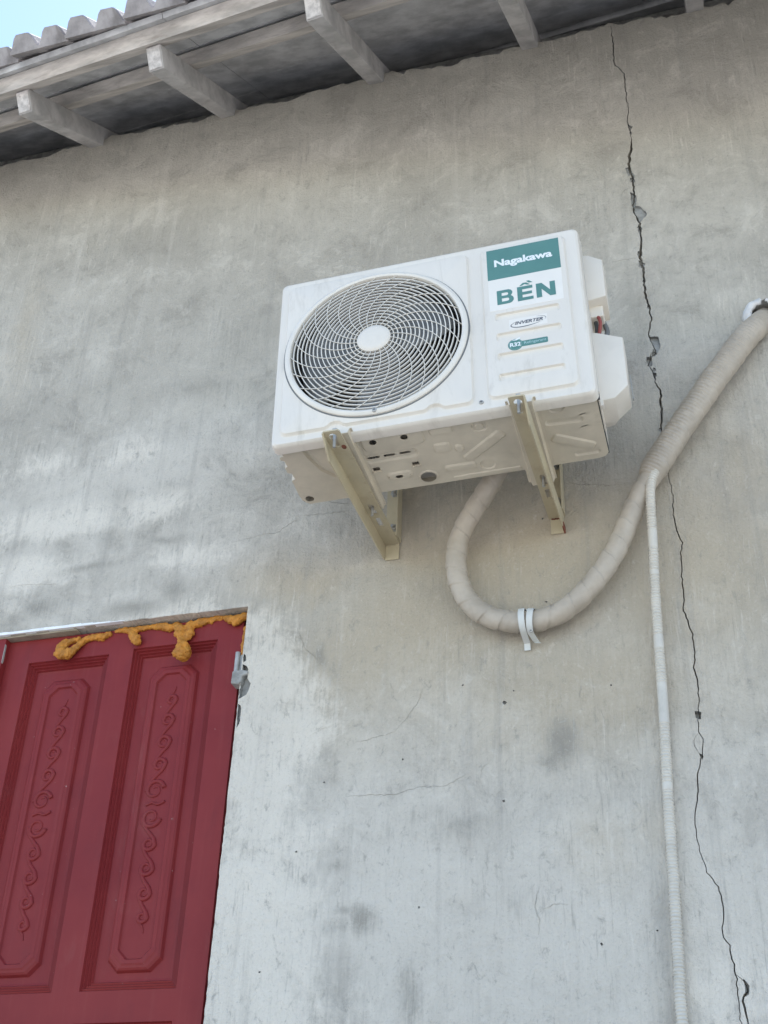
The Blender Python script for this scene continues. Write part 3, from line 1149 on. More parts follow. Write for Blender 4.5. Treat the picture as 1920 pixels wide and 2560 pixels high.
FY = 0.026
foam(chain_spheres([(-.700, FY, 3.132, .006), (-.742, FY, 3.122, .012), (-.748, FY - .006, 3.104, .0125), (-.740, FY - .010, 3.086, .0145), (-.720, FY - .010, 3.082, .0135),
                    (-.703, FY - .008, 3.098, .010), (-.692, FY - .004, 3.113, .009), (-.680, FY, 3.126, .009), (-.655, FY, 3.131, .009), (-.632, FY, 3.128, .011),
                    (-.612, FY, 3.135, .007)]))
foam(chain_spheres([(-.595, FY + .004, 3.143, .006), (-.57, FY + .002, 3.143, .007), (-.545, FY, 3.136, .010), (-.538, FY - .006, 3.118, .0135), (-.527, FY - .008, 3.103, .0125),
                    (-.524, FY - .006, 3.098, .009)]) + chain_spheres([(-.545, FY, 3.138, .010), (-.50, FY + .003, 3.143, .007), (-.455, FY + .0, 3.138, .011), (-.44, FY, 3.131, .011), (-.42, FY + .002, 3.138, .011)]))
foam(chain_spheres([(-.425, FY, 3.138, .010), (-.405, FY - .004, 3.120, .013), (-.398, FY - .008, 3.098, .0125), (-.392, FY - .012, 3.075, .0125), (-.386, FY - .016, 3.057, .0200), (-.385, FY - .016, 3.047, .0225)])
     + chain_spheres([(-.385, FY, 3.130, .012), (-.376, FY - .006, 3.110, .010), (-.384, FY - .008, 3.095, .010)]) + [(-.412, FY - .012, 3.106, .008)]
     + chain_spheres([(-.385, FY, 3.130, .010), (-.355, FY + .001, 3.138, .012), (-.325, FY + .003, 3.144, .008), (-.29, FY + .004, 3.147, .0065)]))
foam(chain_spheres([(-.285, FY, 3.142, .008), (-.266, FY - .004, 3.134, .012), (-.252, FY - .005, 3.126, .012), (-.240, FY - .002, 3.137, .011), (-.226, FY - .002, 3.138, .010), (-.222, FY, 3.146, .007)]), 0.0026)
foam(chain_spheres([(-.2290, FY + .002, 3.108, .0050), (-.2285, FY, 3.085, .0070), (-.2295, FY, 3.07, .0050), (-.2285, FY, 3.05, .0065), (-.2295, FY + .002, 3.03, .004)]), 0.0022)

# hinge: a bare steel pin above a lump of cement that holds its cup
hg = MB().tube([(-.2335, .010, 2.972), (-.2335, .010, 3.030)], 0.0065, 14).build('hinge_pin', M['steel'], house, smooth_angle=40)
hp = MB().prism([(-.228, 2.976), (-.219, 2.976), (-.219, 3.026), (-.228, 3.022)], 0.012, 0.017).build('hinge_plate', M['steel'], house)
bm = bmesh.new()
mb = MB().prism([(-.2385, 2.940), (-.218, 2.936), (-.211, 2.943), (-.211, 2.957), (-.197, 2.961), (-.196, 2.970), (-.211, 2.974), (-.2375, 2.973)], -0.005, 0.03)
hb = mb.build('hinge_block', M['cement'], house, bevel=0.003)

# ------------------------------------------------------------------ air conditioner
W_, H_, D_ = 0.74, 0.51, 0.24
ac = empty('air_conditioner', (0, -0.447, 3.30), (-0.03172, -0.03843, 0.02182))
tag(ac, 'white outdoor air conditioner unit with round fan grille, on two beige wall brackets', 'air conditioner')
GX, GZ, GR = 0.248, 0.247, 0.2185


def PF(u, v, d):
    return (u, d, v)


def pocket(x0, z0, x1, z1, r, notch):
    """outline of a raised field: rounded, with small humps cut into its lower edge"""
    p = rrect(x0, z0, x1, z1, r, 6)
    if not notch:
        return p
    k = next(i for i in range(len(p)) if i == 21)          # end of the lower-left corner
    hump = []
    for nx in notch:
        hump += [(nx - .026, z0), (nx - .019, z0 + .003), (nx - .011, z0 + .0105), (nx, z0 + .0125), (nx + .011, z0 + .0105), (nx + .019, z0 + .003), (nx + .026, z0)]
    return p[:k] + hump + p[k:]


def front_panel():
    e = 0.0085
    zb, zt = -0.010, H_
    lp = [(rrect(0, zb, W_, zt, .016), 0.030), (rrect(.0006, zb + .0006, W_ - .0006, zt - .0006, .016), 0.010), (rrect(.0030, zb + .003, W_ - .003, zt - .003, .015), 0.0035),
          (rrect(e, zb + .006, W_ - e, zt - e, .013), 0.0)]
    L0, L1 = (0.0215, 0.0135, 0.4755, 0.4865), None
    notch = [0.155, 0.385]
    for k, d in ((0, 0.0), (0.0022, -0.0018), (0.0048, -0.0070), (0.0072, -0.0080)):
        lp.append((pocket(L0[0] + k, L0[1] + k, L0[2] - k, L0[3] - k, .018 - k * .6, notch), d))
    R0 = (0.5035, 0.0165, 0.7075, 0.4895)
    for k, d in ((0, 0.0), (0.0022, -0.0016), (0.0048, -0.0066), (0.0072, -0.0075)):
        lp.append((rrect(R0[0] + k, R0[1] + k, R0[2] - k, R0[3] - k, .018 - k * .6, 6), d))
    for z in (0.2655, 0.2045, 0.1435, 0.0825):               # pressed grooves
        x0, x1, h = 0.531, 0.6795, 0.0225
        for k, d in ((0, -0.0075), (0.0045, -0.0020), (0.0080, -0.0012)):
            lp.append((rrect(x0 + k, z - h + k, x1 - k, z - k * .40, .0065 - k * .5, 4), d))
    hole = [(circ(GX, GZ, GR - .002, 96), -0.0080)]
    vs_, fs_ = relief(lp, hole, PF)
    mb = MB().add(vs_, fs_)
    o = mb.build('front_panel', M['ac_white'], ac, smooth_angle=28)
    return o


front_panel()
# casing behind it: side, top and back sheets with a seam
mb = MB()
sec = rrect(0.004, 0.018, W_ - .0025, H_ - .003, .014)
n = len(sec)
mb.add([(u, 0.031, v) for u, v in sec] + [(u, D_ - .006, v) for u, v in sec] + [(u * .985 + .006, D_, v * .98 + .005) for u, v in sec],
       [(i, (i + 1) % n, n + (i + 1) % n, n + i) for i in range(n)] + [(n + i, n + (i + 1) % n, 2 * n + (i + 1) % n, 2 * n + i) for i in range(n)] + [tuple(range(2 * n, 3 * n))])
mb.build('casing', M['ac_white'], ac, smooth_angle=30)
MB().box((W_ - .003, 0.0405, .006), (W_ + .0008, 0.0445, H_ - .018)).build('side_groove', M['dark'], ac)
MB().box((W_ - .003, 0.034, .02), (W_ + .0015, 0.040, H_ - .016)).box((W_ - .003, 0.046, .004), (W_ + .0005, 0.15, .3)).build('side_seam', M['ac_white'], ac)
# black gap between the pan and the side sheet, bottom right
MB().box((W_ - .006, 0.05, 0.004), (W_ - .0026, 0.232, 0.02)).build('side_gap', M['dark'], ac)

# grille
gr = empty('grille', (0, 0, 0), parent=ac)
gr.location = (GX, -0.0080, GZ)
mb = MB().lathe([(GR + .003, 0.002), (GR + .0025, -0.005), (GR - .001, -0.0085), (GR - .006, -0.0095), (GR - .0105, -0.0075), (GR - .012, -0.003), (GR - .0125, 0.012), (GR - .003, .012)], n=96, closed=True)
mb.build('rim', M['grille'], gr, smooth_angle=35)
MB().lathe([(GR + .0062, -.0001), (GR + .0028, -.0012), (GR + .0026, .004), (GR + .0062, .004)], n=96, closed=True).build('rim_groove', M['fan'], gr)
HUB = 0.0405


def dome(r):
    return -0.0035 - 0.0115 * (1 - (r / (GR - .012)) ** 2)


mb = MB().lathe([(0.0, dome(0) - .0055), (HUB * .7, dome(0) - .0050), (HUB * .93, dome(0) - .0035), (HUB, dome(0) - .0005), (HUB, dome(0) + .008), (HUB - .003, dome(0) + .008)], n=48)
mb.build('hub_cap', M['ac_plastic'], gr, smooth_angle=40)
NR = 16
r0, r1 = HUB + 0.0075, GR - 0.019
for i in range(NR):
    r = r0 + (r1 - r0) * i / (NR - 1)
    y = dome(r)
    MB().lathe([(r - .0011, y), (r + .0011, y), (r + .0012, y + .0045), (r - .0010, y + .0045)], n=80, closed=True).build('ring', M['grille'], gr, smooth_angle=40)
NS = 24
sp = []
for k in range(13):
    t = k / 12
    r = (HUB - .002) + (GR - .010 - HUB + .002) * t
    a = R(52) * (1 - t) + R(4) * math.sin(t * math.pi)
    sp.append((r, a, dome(min(r, GR - .013)) - 0.0012))
mbs = MB()
mbs.tube([(r * math.cos(a), y, r * math.sin(a)) for r, a, y in sp], 0.00095, 6)
spoke0 = mbs.build('spoke', M['grille'], gr, smooth=True)
for k in range(1, NS):
    o = spoke0.copy()
    col.objects.link(o)
    o.parent = gr
    o.rotation_euler = (0, 2 * math.pi * k / NS, 0)


def screw(parent, x, y, z, r=0.0055):
    mb = MB().lathe([(0, -.0030), (r * .55, -.0028), (r * .9, -.0018), (r, 0.0), (r, .001)], (x, y, z), 18)
    s_ = mb.build('screw', M['steel'], parent, smooth_angle=40)
    MB().box((x - r * .5, y - .0034, z - r * .11), (x + r * .5, y - .0027, z + r * .11)).box((x - r * .11, y - .0036, z - r * .5), (x + r * .11, y - .0027, z + r * .5)).build('screw_slot', M['dark'], parent)
    return s_


screw(gr, 0.002, -0.0085, -(GR - .0055), 0.006)
screw(ac, 0.4885, -0.0005, 0.0165, 0.0055)
# fan and shroud behind the grille
fan = empty('fan', (GX, 0.052, GZ), parent=ac)
for k in range(3):
    vs_, fs_ = [], []
    na, nr = 12, 7
    for i in range(nr + 1):
        r = 0.045 + (0.196 - 0.045) * i / nr
        for j in range(na + 1):
            s_ = j / na
            a = R(120 * k) + R(82) * s_ + R(16) * (i / nr) ** 1.5
            vs_.append((r * math.cos(a), 0.030 * (s_ - .5) - .012 * math.sin(s_ * math.pi), r * math.sin(a)))
    for i in range(nr):
        for j in range(na):
            q = i * (na + 1) + j
            fs_.append((q, q + 1, q + na + 2, q + na + 1))
    b_ = MB().add(vs_, fs_).build('blade', M['fan'], fan, smooth=True)
    sol = b_.modifiers.new('s', 'SOLIDIFY')
    sol.thickness = 0.003
MB().lathe([(0, -.022), (.03, -.021), (.045, -.012), (.047, .02), (0, .022)], n=36).build('fan_hub', M['fan'], fan, smooth_angle=40)
MB().lathe([(GR - .011, 0.001), (GR - .014, 0.02), (GR - .013, 0.11), (0.0, 0.112)], (GX, 0, GZ), 64).build('shroud', M['dark'], ac, smooth_angle=40)

# base pan with pressed ribs, drain holes and notched edge
bz = 0.0
left = [(0.012, 0.030), (0.016, 0.050), (0.006, 0.052), (0.004, 0.062), (0.012, 0.066), (0.012, 0.088), (0.005, 0.092), (0.005, 0.112), (0.014, 0.116), (0.014, 0.138), (0.005, 0.142), (0.003, 0.205)]
pan = [(0.020, 0.003), (0.010, 0.007), (0.003, 0.016), (0.003, 0.030)] + left + [(0.006, 0.225), (0.018, 0.240), (0.04, D_), (W_ - .03, D_), (W_ - .012, .236), (W_ - .004, .224), (W_ - .006, .018), (W_ - .012, .007), (W_ - .022, .003)]


def PB(u, v, d):
    return (u, v, bz - d)


def rrect2(cx, cy, w, h, r, ang, n=4):
    out = []
    for u, v in rrect(-w / 2, -h / 2, w / 2, h / 2, r, n):
        out.append((cx + u * math.cos(ang) - v * math.sin(ang), cy + u * math.sin(ang) + v * math.cos(ang)))
    return out


def steps(lst, fn, prof):
    for k, d in prof:
        lst.append((fn(k), d))


lp = [(pan, 0.0)]
holes = []
up3 = ((0, 0.0), (0.004, 0.0035), (0.007, 0.004))
dn3 = ((0, 0.0), (0.004, -0.0035), (0.007, -0.004))
# pressed channel from the front edge round to the left bracket
ch = [(0.058, 0.014), (0.072, 0.012), (0.080, 0.060), (0.094, 0.112), (0.112, 0.140), (0.130, 0.150), (0.130, 0.163), (0.106, 0.154), (0.082, 0.122), (0.066, 0.066)]
lp.append((ch, 0.0))
cc = (sum(p[0] for p in ch) / len(ch), sum(p[1] for p in ch) / len(ch))
chin = [(0.063, 0.017), (0.068, 0.0165), (0.075, 0.062), (0.0895, 0.114), (0.109, 0.1445), (0.127, 0.1545), (0.127, 0.1585), (0.109, 0.1505), (0.0855, 0.119), (0.070, 0.065)]
lp.append((chin, -0.005))
steps(lp, lambda k: rrect(0.200 + k, 0.024 + k, 0.345 - k, 0.083 - k, .014), up3)
steps(lp, lambda k: rrect(0.192 + k, 0.094 + k, 0.318 - k, 0.128 - k, .012), dn3)
steps(lp, lambda k: rrect(0.225 + k, 0.170 + k, 0.288 - k, 0.200 - k, .012), up3)
steps(lp, lambda k: circ(0.3195, 0.2065, .0245 - k, 28), ((0, 0), (.003, .0025)))
# star of ribs under the compressor, right
steps(lp, lambda k: circ(0.470, 0.060, .019 - k, 24), ((0, 0), (.003, -.003), (.008, -.003), (.0105, 0.0)))
steps(lp, lambda k: circ(0.645, 0.040, .019 - k, 24), ((0, 0), (.003, -.003), (.008, -.003), (.0105, 0.0)))
steps(lp, lambda k: circ(0.462, 0.198, .019 - k, 24), ((0, 0), (.003, -.003)))
for cx, cy, w, h, a in ((0.468, 0.128, .125, .030, -38), (0.400, 0.190, .075, .026, 0), (0.665, 0.165, .105, .030, 32), (0.655, 0.090, .085, .020, 4), (0.690, 0.212, .06, .020, 0),
                        (0.385, 0.050, .055, .028, 0), (0.375, 0.110, .040, .034, 0), (0.412, 0.122, .022, .028, 0)):
    steps(lp, (lambda cx, cy, w, h, a: lambda k: rrect2(cx, cy, w - 2 * k, h - 2 * k, max(.002, .009 - k), R(a)))(cx, cy, w, h, a), up3 if h > .024 else dn3)
for cx, cy in ((0.455, 0.228),):
    steps(lp, lambda k: rrect2(cx, cy, .16 - 2 * k, .014 - 2 * k, .004 - k * .4, 0), ((0, 0), (.002, .0025)))
for cx, cy, r in ((0.2285, .0483, .0085), (0.3014, .0477, .0085), (0.7046, .0289, .0105), (0.0236, .2197, .0105), (0.3195, .2065, .0185)):
    d = 0.004 if cy < .05 and cx < .4 else (0.0025 if r > .015 else 0.0)
    holes.append((circ(cx, cy, r, 24), d))
for cx, cy in ((0.2135, .1110), (0.2500, .1110), (0.2872, .1110)):
    holes.append((rrect2(cx, cy, .0275, .0075, .0036, 0), -0.004))
holes.append((rrect2(0.2547, .1853, .017, .010, .0045, 0), 0.004))
for cx, cy in ((0.2094, .1492), (0.3023, .1519)):
    holes.append((rrect2(cx, cy, .016, .012, .001, 0, 1), 0.0))
for cx, cy in ((0.700, 0.076), (0.699, 0.118)):
    holes.append(([(cx - .016, cy + .003), (cx - .006, cy - .002), (cx + .004, cy - .003), (cx + .016, cy + .001), (cx + .006, cy - .001), (cx - .004, cy + .001)], 0.0))
vs_, fs_ = relief(lp, holes, PB)
mb = MB().add(vs_, fs_)
n = len(pan)
mb.add([(u, v, bz) for u, v in pan] + [(u, v, bz + .022) for u, v in pan], [(i, (i + 1) % n, n + (i + 1) % n, n + i) for i in range(n)])
mb.build('base_pan', M['ac_base'], ac, smooth_angle=25)
MB().box((0.02, 0.02, 0.024), (W_ - .02, D_ - .01, 0.027)).build('dark_hole_backing', M['dark'], ac)  # added dark sheet that paints the unlit inside behind the pan's holes
# slat seen through the first hole and slot: coil guard inside
mb = MB()
for k in range(7):
    mb.box((0.196 + k * .0065, 0.03, 0.012), (0.1985 + k * .0065, 0.125, 0.016))
mb.build('coil_guard', M['steel'], ac)
# small tabs bent down from the pan
for cx, cy in ((0.2094, .1565), (0.3023, .159)):
    MB().box((cx - .010, cy, -.004), (cx + .010, cy + .0015, .002)).build('tab', M['ac_base'], ac)

# feet: two pressed rails under the pan, reaching out at the back
for fx0, fx1 in ((0.1370, 0.1905), (0.5475, 0.602)):
    mb = MB()
    sec = [(fx0 - .006, -.0015), (fx0, -.0015), (fx0 + .004, -.0125), (fx1 - .004, -.0125), (fx1, -.0015), (fx1 + .006, -.0015), (fx1 + .006, -.0028), (fx1 + .001, -.0028),
           (fx1 - .0028, -.0140), (fx0 + .0028, -.0140), (fx0 - .001, -.0028), (fx0 - .006, -.0028)]
    mb.prism(sec, -0.012, 0.287)
    mb.build('foot_rail', M['ac_base'], ac, bevel=0)


# covers on the right-hand side
def cover(name, outline_, y0, y1, cut, mat):
    """box-like moulding: outline (x, z), front at y0, narrowing a little to the back"""
    n = len(outline_)
    cx = W_
    mb = MB()
    k = 0.004
    xm, zm = sum(p[0] for p in outline_) / n, sum(p[1] for p in outline_) / n

    def ins(p, d):
        v = Vector((xm - p[0], zm - p[1]))
        v.normalize()
        return (p[0] + v.x * d if p[0] > W_ + .002 else p[0], p[1] + v.y * d)
    rings = [[(*ins(p, k), y0) for p in outline_], [(*ins(p, k * .3), y0 + k * .35) for p in outline_], [(*p, y0 + k) for p in outline_], [(*p, y1 - cut) for p in outline_],
             [(W_ + (p[0] - W_) * .62, p[1] + (zm - p[1]) * .10, y1) for p in outline_]]
    vs_ = [(u, y, v) for r_ in rings for u, v, y in r_]
    fs_ = [tuple(range(n))]
    for s_ in range(len(rings) - 1):
        fs_ += [(s_ * n + i, s_ * n + (i + 1) % n, (s_ + 1) * n + (i + 1) % n, (s_ + 1) * n + i) for i in range(n)]
    fs_.append(tuple(range((len(rings) - 1) * n, len(rings) * n)))
    mb.add(vs_, fs_)
    return mb.build(name, mat, ac, smooth_angle=35)


cover('valve_cover', [(W_ - .002, .0235), (.7715, .0265), (.803, .0555), (.8065, .1997), (.7494, .2275), (W_ - .002, .230)], 0.070, 0.178, 0.03, M['ac_plastic'])
cover('terminal_cover', [(W_ - .002, .331), (.782, .337), (.7842, .4575), (.7525, .4812), (W_ - .002, .484)], 0.070, 0.165, 0.012, M['ac_plastic'])
# wires and valve under the terminal cover
MB().box((W_ - .002, .095, .300), (W_ + .030, .150, .334)).build('terminal_block', M['ac_plastic'], ac, bevel=0.003)
MB().tube(catmull([(W_ + .014, .10, .31), (W_ + .020, .10, .285), (W_ + .014, .11, .255), (W_ + .012, .12, .215)], 8), 0.0042, 10).build('red_wire', M['red_wire'], ac, smooth=True)
MB().tube(catmull([(W_ + .026, .13, .31), (W_ + .032, .13, .28), (W_ + .024, .13, .25), (W_ + .02, .13, .21)], 8), 0.006, 10).build('grey_wire', M['fan'], ac, smooth=True)
MB().tube(catmull([(W_ + .008, .115, .31), (W_ + .010, .115, .28), (W_ + .005, .12, .24)], 8), 0.005, 10).build('black_wire', M['dark'], ac, smooth=True)
MB().box((.8085, .118, .055), (.8105, .126, .125)).build('cover_clip', M['steel'], ac)
MB().box((W_ - .001, .060, .002), (W_ + .006, .075, .022)).build('cover_tab', M['ac_plastic'], ac, bevel=.001)

# ---- stickers
yS = -0.0075


def sheet(name, pts, y, mat, th=0.0004, parent=None):
    return MB().prism(pts, y, y - th).build(name, mat, parent or ac)


lab = sheet('brand_label', [(0.5200, .3765), (0.6922, .3765), (0.6922, .4765), (0.5200, .4765)], yS, M['teal'])
v_, f_ = text_mesh('Nagakawa', 0.03, lambda a, b: (0.6060 + a, yS - .0008, 0.4255 + b), offset=0.0011, width=0.1375, height=0.0300)
MB().add(v_, f_).build('lettering', M['print_white'], lab)
lab = sheet('slogan_label', [(0.5205, .2755), (0.6910, .2755), (0.6922, .3763), (0.5200, .3763)], yS, M['sticker'])


# heavy hand-drawn capitals B, E with circumflex and grave, N
def blk(name, polys, holes_, lx, lz, sx, sz):
    lp_ = [([(lx + u * sx, lz + v * sz) for u, v in polys], 0)]
    hs_ = [([(lx + u * sx, lz + v * sz) for u, v in h], 0) for h in holes_]
    vs__, fs__ = relief(lp_, hs_, lambda u, v, d: (u, yS - .0008, v))
    return vs__, fs__


def arc(cx, cz, rx, rz, a0, a1, n=8):
    return [(cx + rx * math.cos(R(a0 + (a1 - a0) * i / n)), cz + rz * math.sin(R(a0 + (a1 - a0) * i / n))) for i in range(n + 1)]


mb = MB()
hz, cap = 0.2925, 0.0450
Bp = [(0, 0), (0.62, 0)] + arc(.68, .285, .30, .285, -90, 62) + [(0.83, .535)] + arc(.64, .755, .28, .245, -48, 90) + [(0, 1)]
Bh1 = [(.28, .19), (.60, .19)] + arc(.60, .30, .11, .11, -90, 90, 6) + [(.28, .41)]
Bh2 = [(.28, .60), (.57, .60)] + arc(.57, .70, .10, .10, -90, 90, 6) + [(.28, .80)]
mb.add(*blk('B', Bp, [Bh1, Bh2], 0.5390, hz, 0.0395, cap))
Ep = [(0, 0), (1, 0), (1, .21), (.32, .21), (.32, .40), (.93, .40), (.93, .60), (.32, .60), (.32, .79), (.98, .79), (.98, 1), (0, 1)]
mb.add(*blk('E', Ep, [], 0.5865, hz, 0.0365, cap))
Np = [(0, 0), (.28, 0), (.28, .58), (.70, 0), (1, 0), (1, 1), (.72, 1), (.72, .42), (.30, 1), (0, 1)]
mb.add(*blk('N', Np, [], 0.6305, hz, 0.0440, cap))
circum = [(0, 0), (.24, 0), (.5, .45), (.76, 0), (1, 0), (.66, 1), (.34, 1)]
mb.add(*blk('hat', circum, [], 0.5920, hz + cap + .0026, 0.0255, 0.0085))
grave = [(.42, 0), (1, 0), (.45, 1), (0, 1)]
mb.add(*blk('grave', grave, [], 0.6085, hz + cap + .0085, 0.0150, 0.0075))
mb.build('lettering', M['teal'], lab)

lab = sheet('inverter_label', [(0.5620, .2095), (0.6490, .2095), (0.6495, .2395), (0.5625, .2395)], yS + .0005, M['sticker'], th=.0008)
v_, f_ = text_mesh('INVERTER', 0.012, lambda a, b: (0.6075 + a, yS - .0008, 0.2255 + b), shear=0.28, offset=0.00032, width=0.0640, height=0.0098)
mb = MB().add(v_, f_)


def swoosh(cx, cz, rx, rz, a0, a1, wmax, n=28):
    vs__, fs__ = [], []
    for i in range(n + 1):
        t = i / n
        a = R(a0 + (a1 - a0) * t)
        w = wmax * math.sin(math.pi * min(1, max(0, t))) ** .8 + .00015
        for s_ in (-.5, .5):
            vs__.append((cx + (rx + w * s_) * math.cos(a), yS - .0008, cz + (rz + w * s_) * math.sin(a) + .004 * math.cos(a)))
    for i in range(n):
        fs__.append((2 * i, 2 * i + 1, 2 * i + 3, 2 * i + 2))
    return vs__, fs__


mb.add(*swoosh(0.6065, .2240, .0400, .0115, 130, 318, .0024))
mb.add(*swoosh(0.6065, .2240, .0400, .0115, 62, -22, .0011))
mb.build('lettering', M['print_grey'], lab)

badge = empty('refrigerant_label', (0, 0, 0), parent=ac)
MB().prism(circ(0.5733, .1613, .0168, 32), yS + .002, yS - .0006).build('badge', M['teal'], badge)
MB().lathe([(.0145, 0), (.0150, 0), (.0150, -.0002), (.0145, -.0002)], (0.5733, yS - .0007, .1613), 40, closed=True).build('badge_ring', M['print_pale'], badge)
MB().prism(rrect(0.5860, .1525, .6465, .1690, .003, 4), yS + .002, yS - .0004).build('badge_bar', M['teal'], badge)
MB().prism([(0.5660, .1768), (0.5725, .1758), (0.5760, .1772), (0.5815, .1800), (0.5860, .1812), (0.5838, .1765), (0.5760, .1732), (0.5690, .1742)], yS + .002, yS - .0010).build('badge_leaf', M['print_white'], badge)
v_, f_ = text_mesh('R32', 0.013, lambda a, b: (0.5733 + a, yS - .0010, 0.1612 + b), offset=0.00045, width=0.0245, height=0.0120)
MB().add(v_, f_).build('lettering', M['print_white'], badge)
v_, f_ = text_mesh('Refrigerant', 0.008, lambda a, b: (0.6180 + a, yS - .0008, 0.1606 + b), offset=0.0001, width=0.0500, height=0.0098)
MB().add(v_, f_).build('lettering', M['print_pale'], badge)


# ------------------------------------------------------------------ wall brackets
def slot_loop(x, y, w, l, key=0.0):
    p = rrect2(x, y, w, l, w * .49, 0, 5)
    return p


def bracket(x0, x1, y0, y1, zt, side, label, rusty):
    """angle-iron arm (web on top, one flange hanging down at the given side) welded to an upright against the wall"""
    e = empty('wall_bracket', ((x0 + x1) / 2, y1, zt - .05))
    org = Vector(e.location)
    t = 0.0035
    xm = (x0 + x1) / 2
    ax, bx = x0, x1

    def P(u, v, d):
        return Vector((u, v, zt - t - d)) - org
    # web with a keyhole slot at the tip and two slots near the wall
    key = [(xm + u, v) for u, v in [(-.0085, y0 + .016), (-.003, y0 + .010), (.003, y0 + .010), (.0085, y0 + .016), (.0095, y0 + .024), (.0060, y0 + .033), (.0060, y0 + .056),
                                    (.003, y0 + .060), (-.003, y0 + .060), (-.0060, y0 + .056), (-.0060, y0 + .033), (-.0095, y0 + .024)]]
    s1 = rrect2(xm, y0 + .318, .013, .044, .006, 0, 5)
    s2 = rrect2(xm, y0 + .376, .012, .038, .0015, 0, 2)
    out = [(ax, y0 + .004), (ax + .004, y0), (bx - .004, y0), (bx, y0 + .004), (bx, y1 - .004), (ax, y1 - .004)]
    mb = MB()
    for d in (0.0, -t):
        vs__, fs__ = relief([(out, d)], [(key, d), (s1, d), (s2, d)], P)
        mb.add(vs__, fs__)
    for lp_ in (out, key, s1, s2):
        n = len(lp_)
        mb.add([P(u, v, 0) for u, v in lp_] + [P(u, v, -t) for u, v in lp_], [(i, (i + 1) % n, n + (i + 1) % n, n + i) for i in range(n)])
    mb.build('arm', M['bracket'], e)
    # flange, tapering to nothing at the tip
    fx = (x0 - .0005, x0 + .003) if side < 0 else (x1 - .003, x1 + .0005)
    h = 0.042
    fl = [(y0 + .003, zt - .0005), (y0 + .001, zt - .006), (y0 + .055, zt - h), (y1 - .002, zt - h - .001), (y1 - .002, zt - .0005)]
    mb = MB().prism([(v - org.y, z - org.z) for v, z in fl], fx[0] - org.x, fx[1] - org.x, axis='x')
    mb.build('flange', M['bracket'], e, bevel=0.0006)
    # upright: plate against the wall with a flange, up behind the unit
    zt2 = zt + 0.30
    mb = MB().box((x0 + .0035 - org.x, y1 - .006 - org.y, zt - .046 - org.z), (x1 - org.x - .001, y1 - .0015 - org.y, zt2 - org.z))
    mb.build('upright', M['bracket'], e, bevel=0.0006)
    ux = (x1 - .0005, x1 + .003) if side < 0 else (x1 - .0005, x1 + .003)
    mb = MB().box((ux[0] - org.x, y1 - .040 - org.y, zt + .001 - org.z), (ux[1] - org.x, y1 - .0025 - org.y, zt2 - org.z))
    mb.build('upright_flange', M['bracket'], e, bevel=0.0006)
    # weld bead
    bd = MB()
    for k in range(7):
        bd.lathe([(0, -.0022), (.0022, -.001), (.0026, .001), (0, .0024)], (x0 + .008 + k * .0042 - org.x, y1 - .0062 - org.y, zt - .005 - org.z - .0006 * (k % 2)), 8, axis='z')
    bd.build('weld_bead', M['bracket'] if not rusty else M['rust'], e, smooth=True)
    # bolts: long threaded bolt through the tip, one at the back, two anchors in the upright
    for by, ln in ((y0 + .031, .026), (y0 + .316, .024)):
        b_ = MB().lathe([(0, -ln), (.0036, -ln + .001), (.0040, -.001), (.0040, .022), (0, .022)], (xm - org.x, by - org.y, zt - org.z), 12, axis='z')
        b_.lathe([(0, -.0105), (.0070, -.0105), (.0076, -.0095), (.0076, -.0045), (0, -.0045)], (xm - org.x, by - org.y, zt - org.z + .028), 6, axis='z')
        b_.build('bolt', M['steel'], e, smooth_angle=35)
    for az in (zt + .045, zt + .150):
        b_ = MB().lathe([(0, -.016), (.0045, -.015), (.0045, -.008), (.0085, -.0075), (.0085, -.002), (.0115, -.0018), (.0115, 0), (0, 0)],
                        (xm + .004 - org.x, y1 - .006 - org.y, az - org.z), 6)
        b_.build('anchor_bolt', M['steel'], e, smooth_angle=35)
    if rusty:
        MB().box((x1 - .002 - org.x, y1 - .030 - org.y, zt - .0475 - org.z), (x1 + .0022 - org.x, y1 - .003 - org.y, zt - .030 - org.z)).build('rust_patch', M['rust'], e, bevel=.0008)
    else:
        MB().prism(circ(xm + .012 - org.x, y0 + .062 - org.y, .0055, 12, .008), zt - t - .0007 - org.z, zt - t + .001 - org.z, axis='z').build('rust_spot', M['rust'], e)
    tag(e, label, 'bracket', 'steel brackets carrying the air conditioner')
    return e


bracket(0.1395, 0.1795, -0.4885, 0.0, 3.2815, -1, 'beige steel wall bracket under the fan grille side of the unit', False)
bracket(0.5560, 0.5925, -0.4905, 0.0, 3.2965, 1, 'beige steel wall bracket under the lettered side, rust on its lower corner', True)

# ------------------------------------------------------------------ pipes
y_ = -0.052
path = [at(1145, 900, -.16), at(1105, 960, -.150), at(1062, 1042, -.120), at(1022, 1105, -.090), at(994, 1160, -.070), at(985, 1212, -.060), at(993, 1262, y_), at(1018, 1306, y_ + .006), at(1062, 1334, y_ + .010),
        at(1120, 1344, y_ + .012), at(1180, 1336, y_ + .010), at(1235, 1306, y_ + .006), at(1285, 1256, y_), at(1328, 1192, y_), at(1364, 1112, y_), at(1402, 1034, y_), at(1452, 955, y_), at(1508, 872, y_),
        at(1565, 792, y_ + .004), at(1612, 730, -.038), at(1640, 703, -.015), at(1652, 690, .05), at(1656, 684, .12)]
cpts = resample(catmull(path, 40), 0.0016)
Ltot = 0.0016 * (len(cpts) - 1)
split = at(1402, 1034, y_)
isp = min(range(len(cpts)), key=lambda i: (cpts[i] - split).length)
Ls = isp * 0.0016


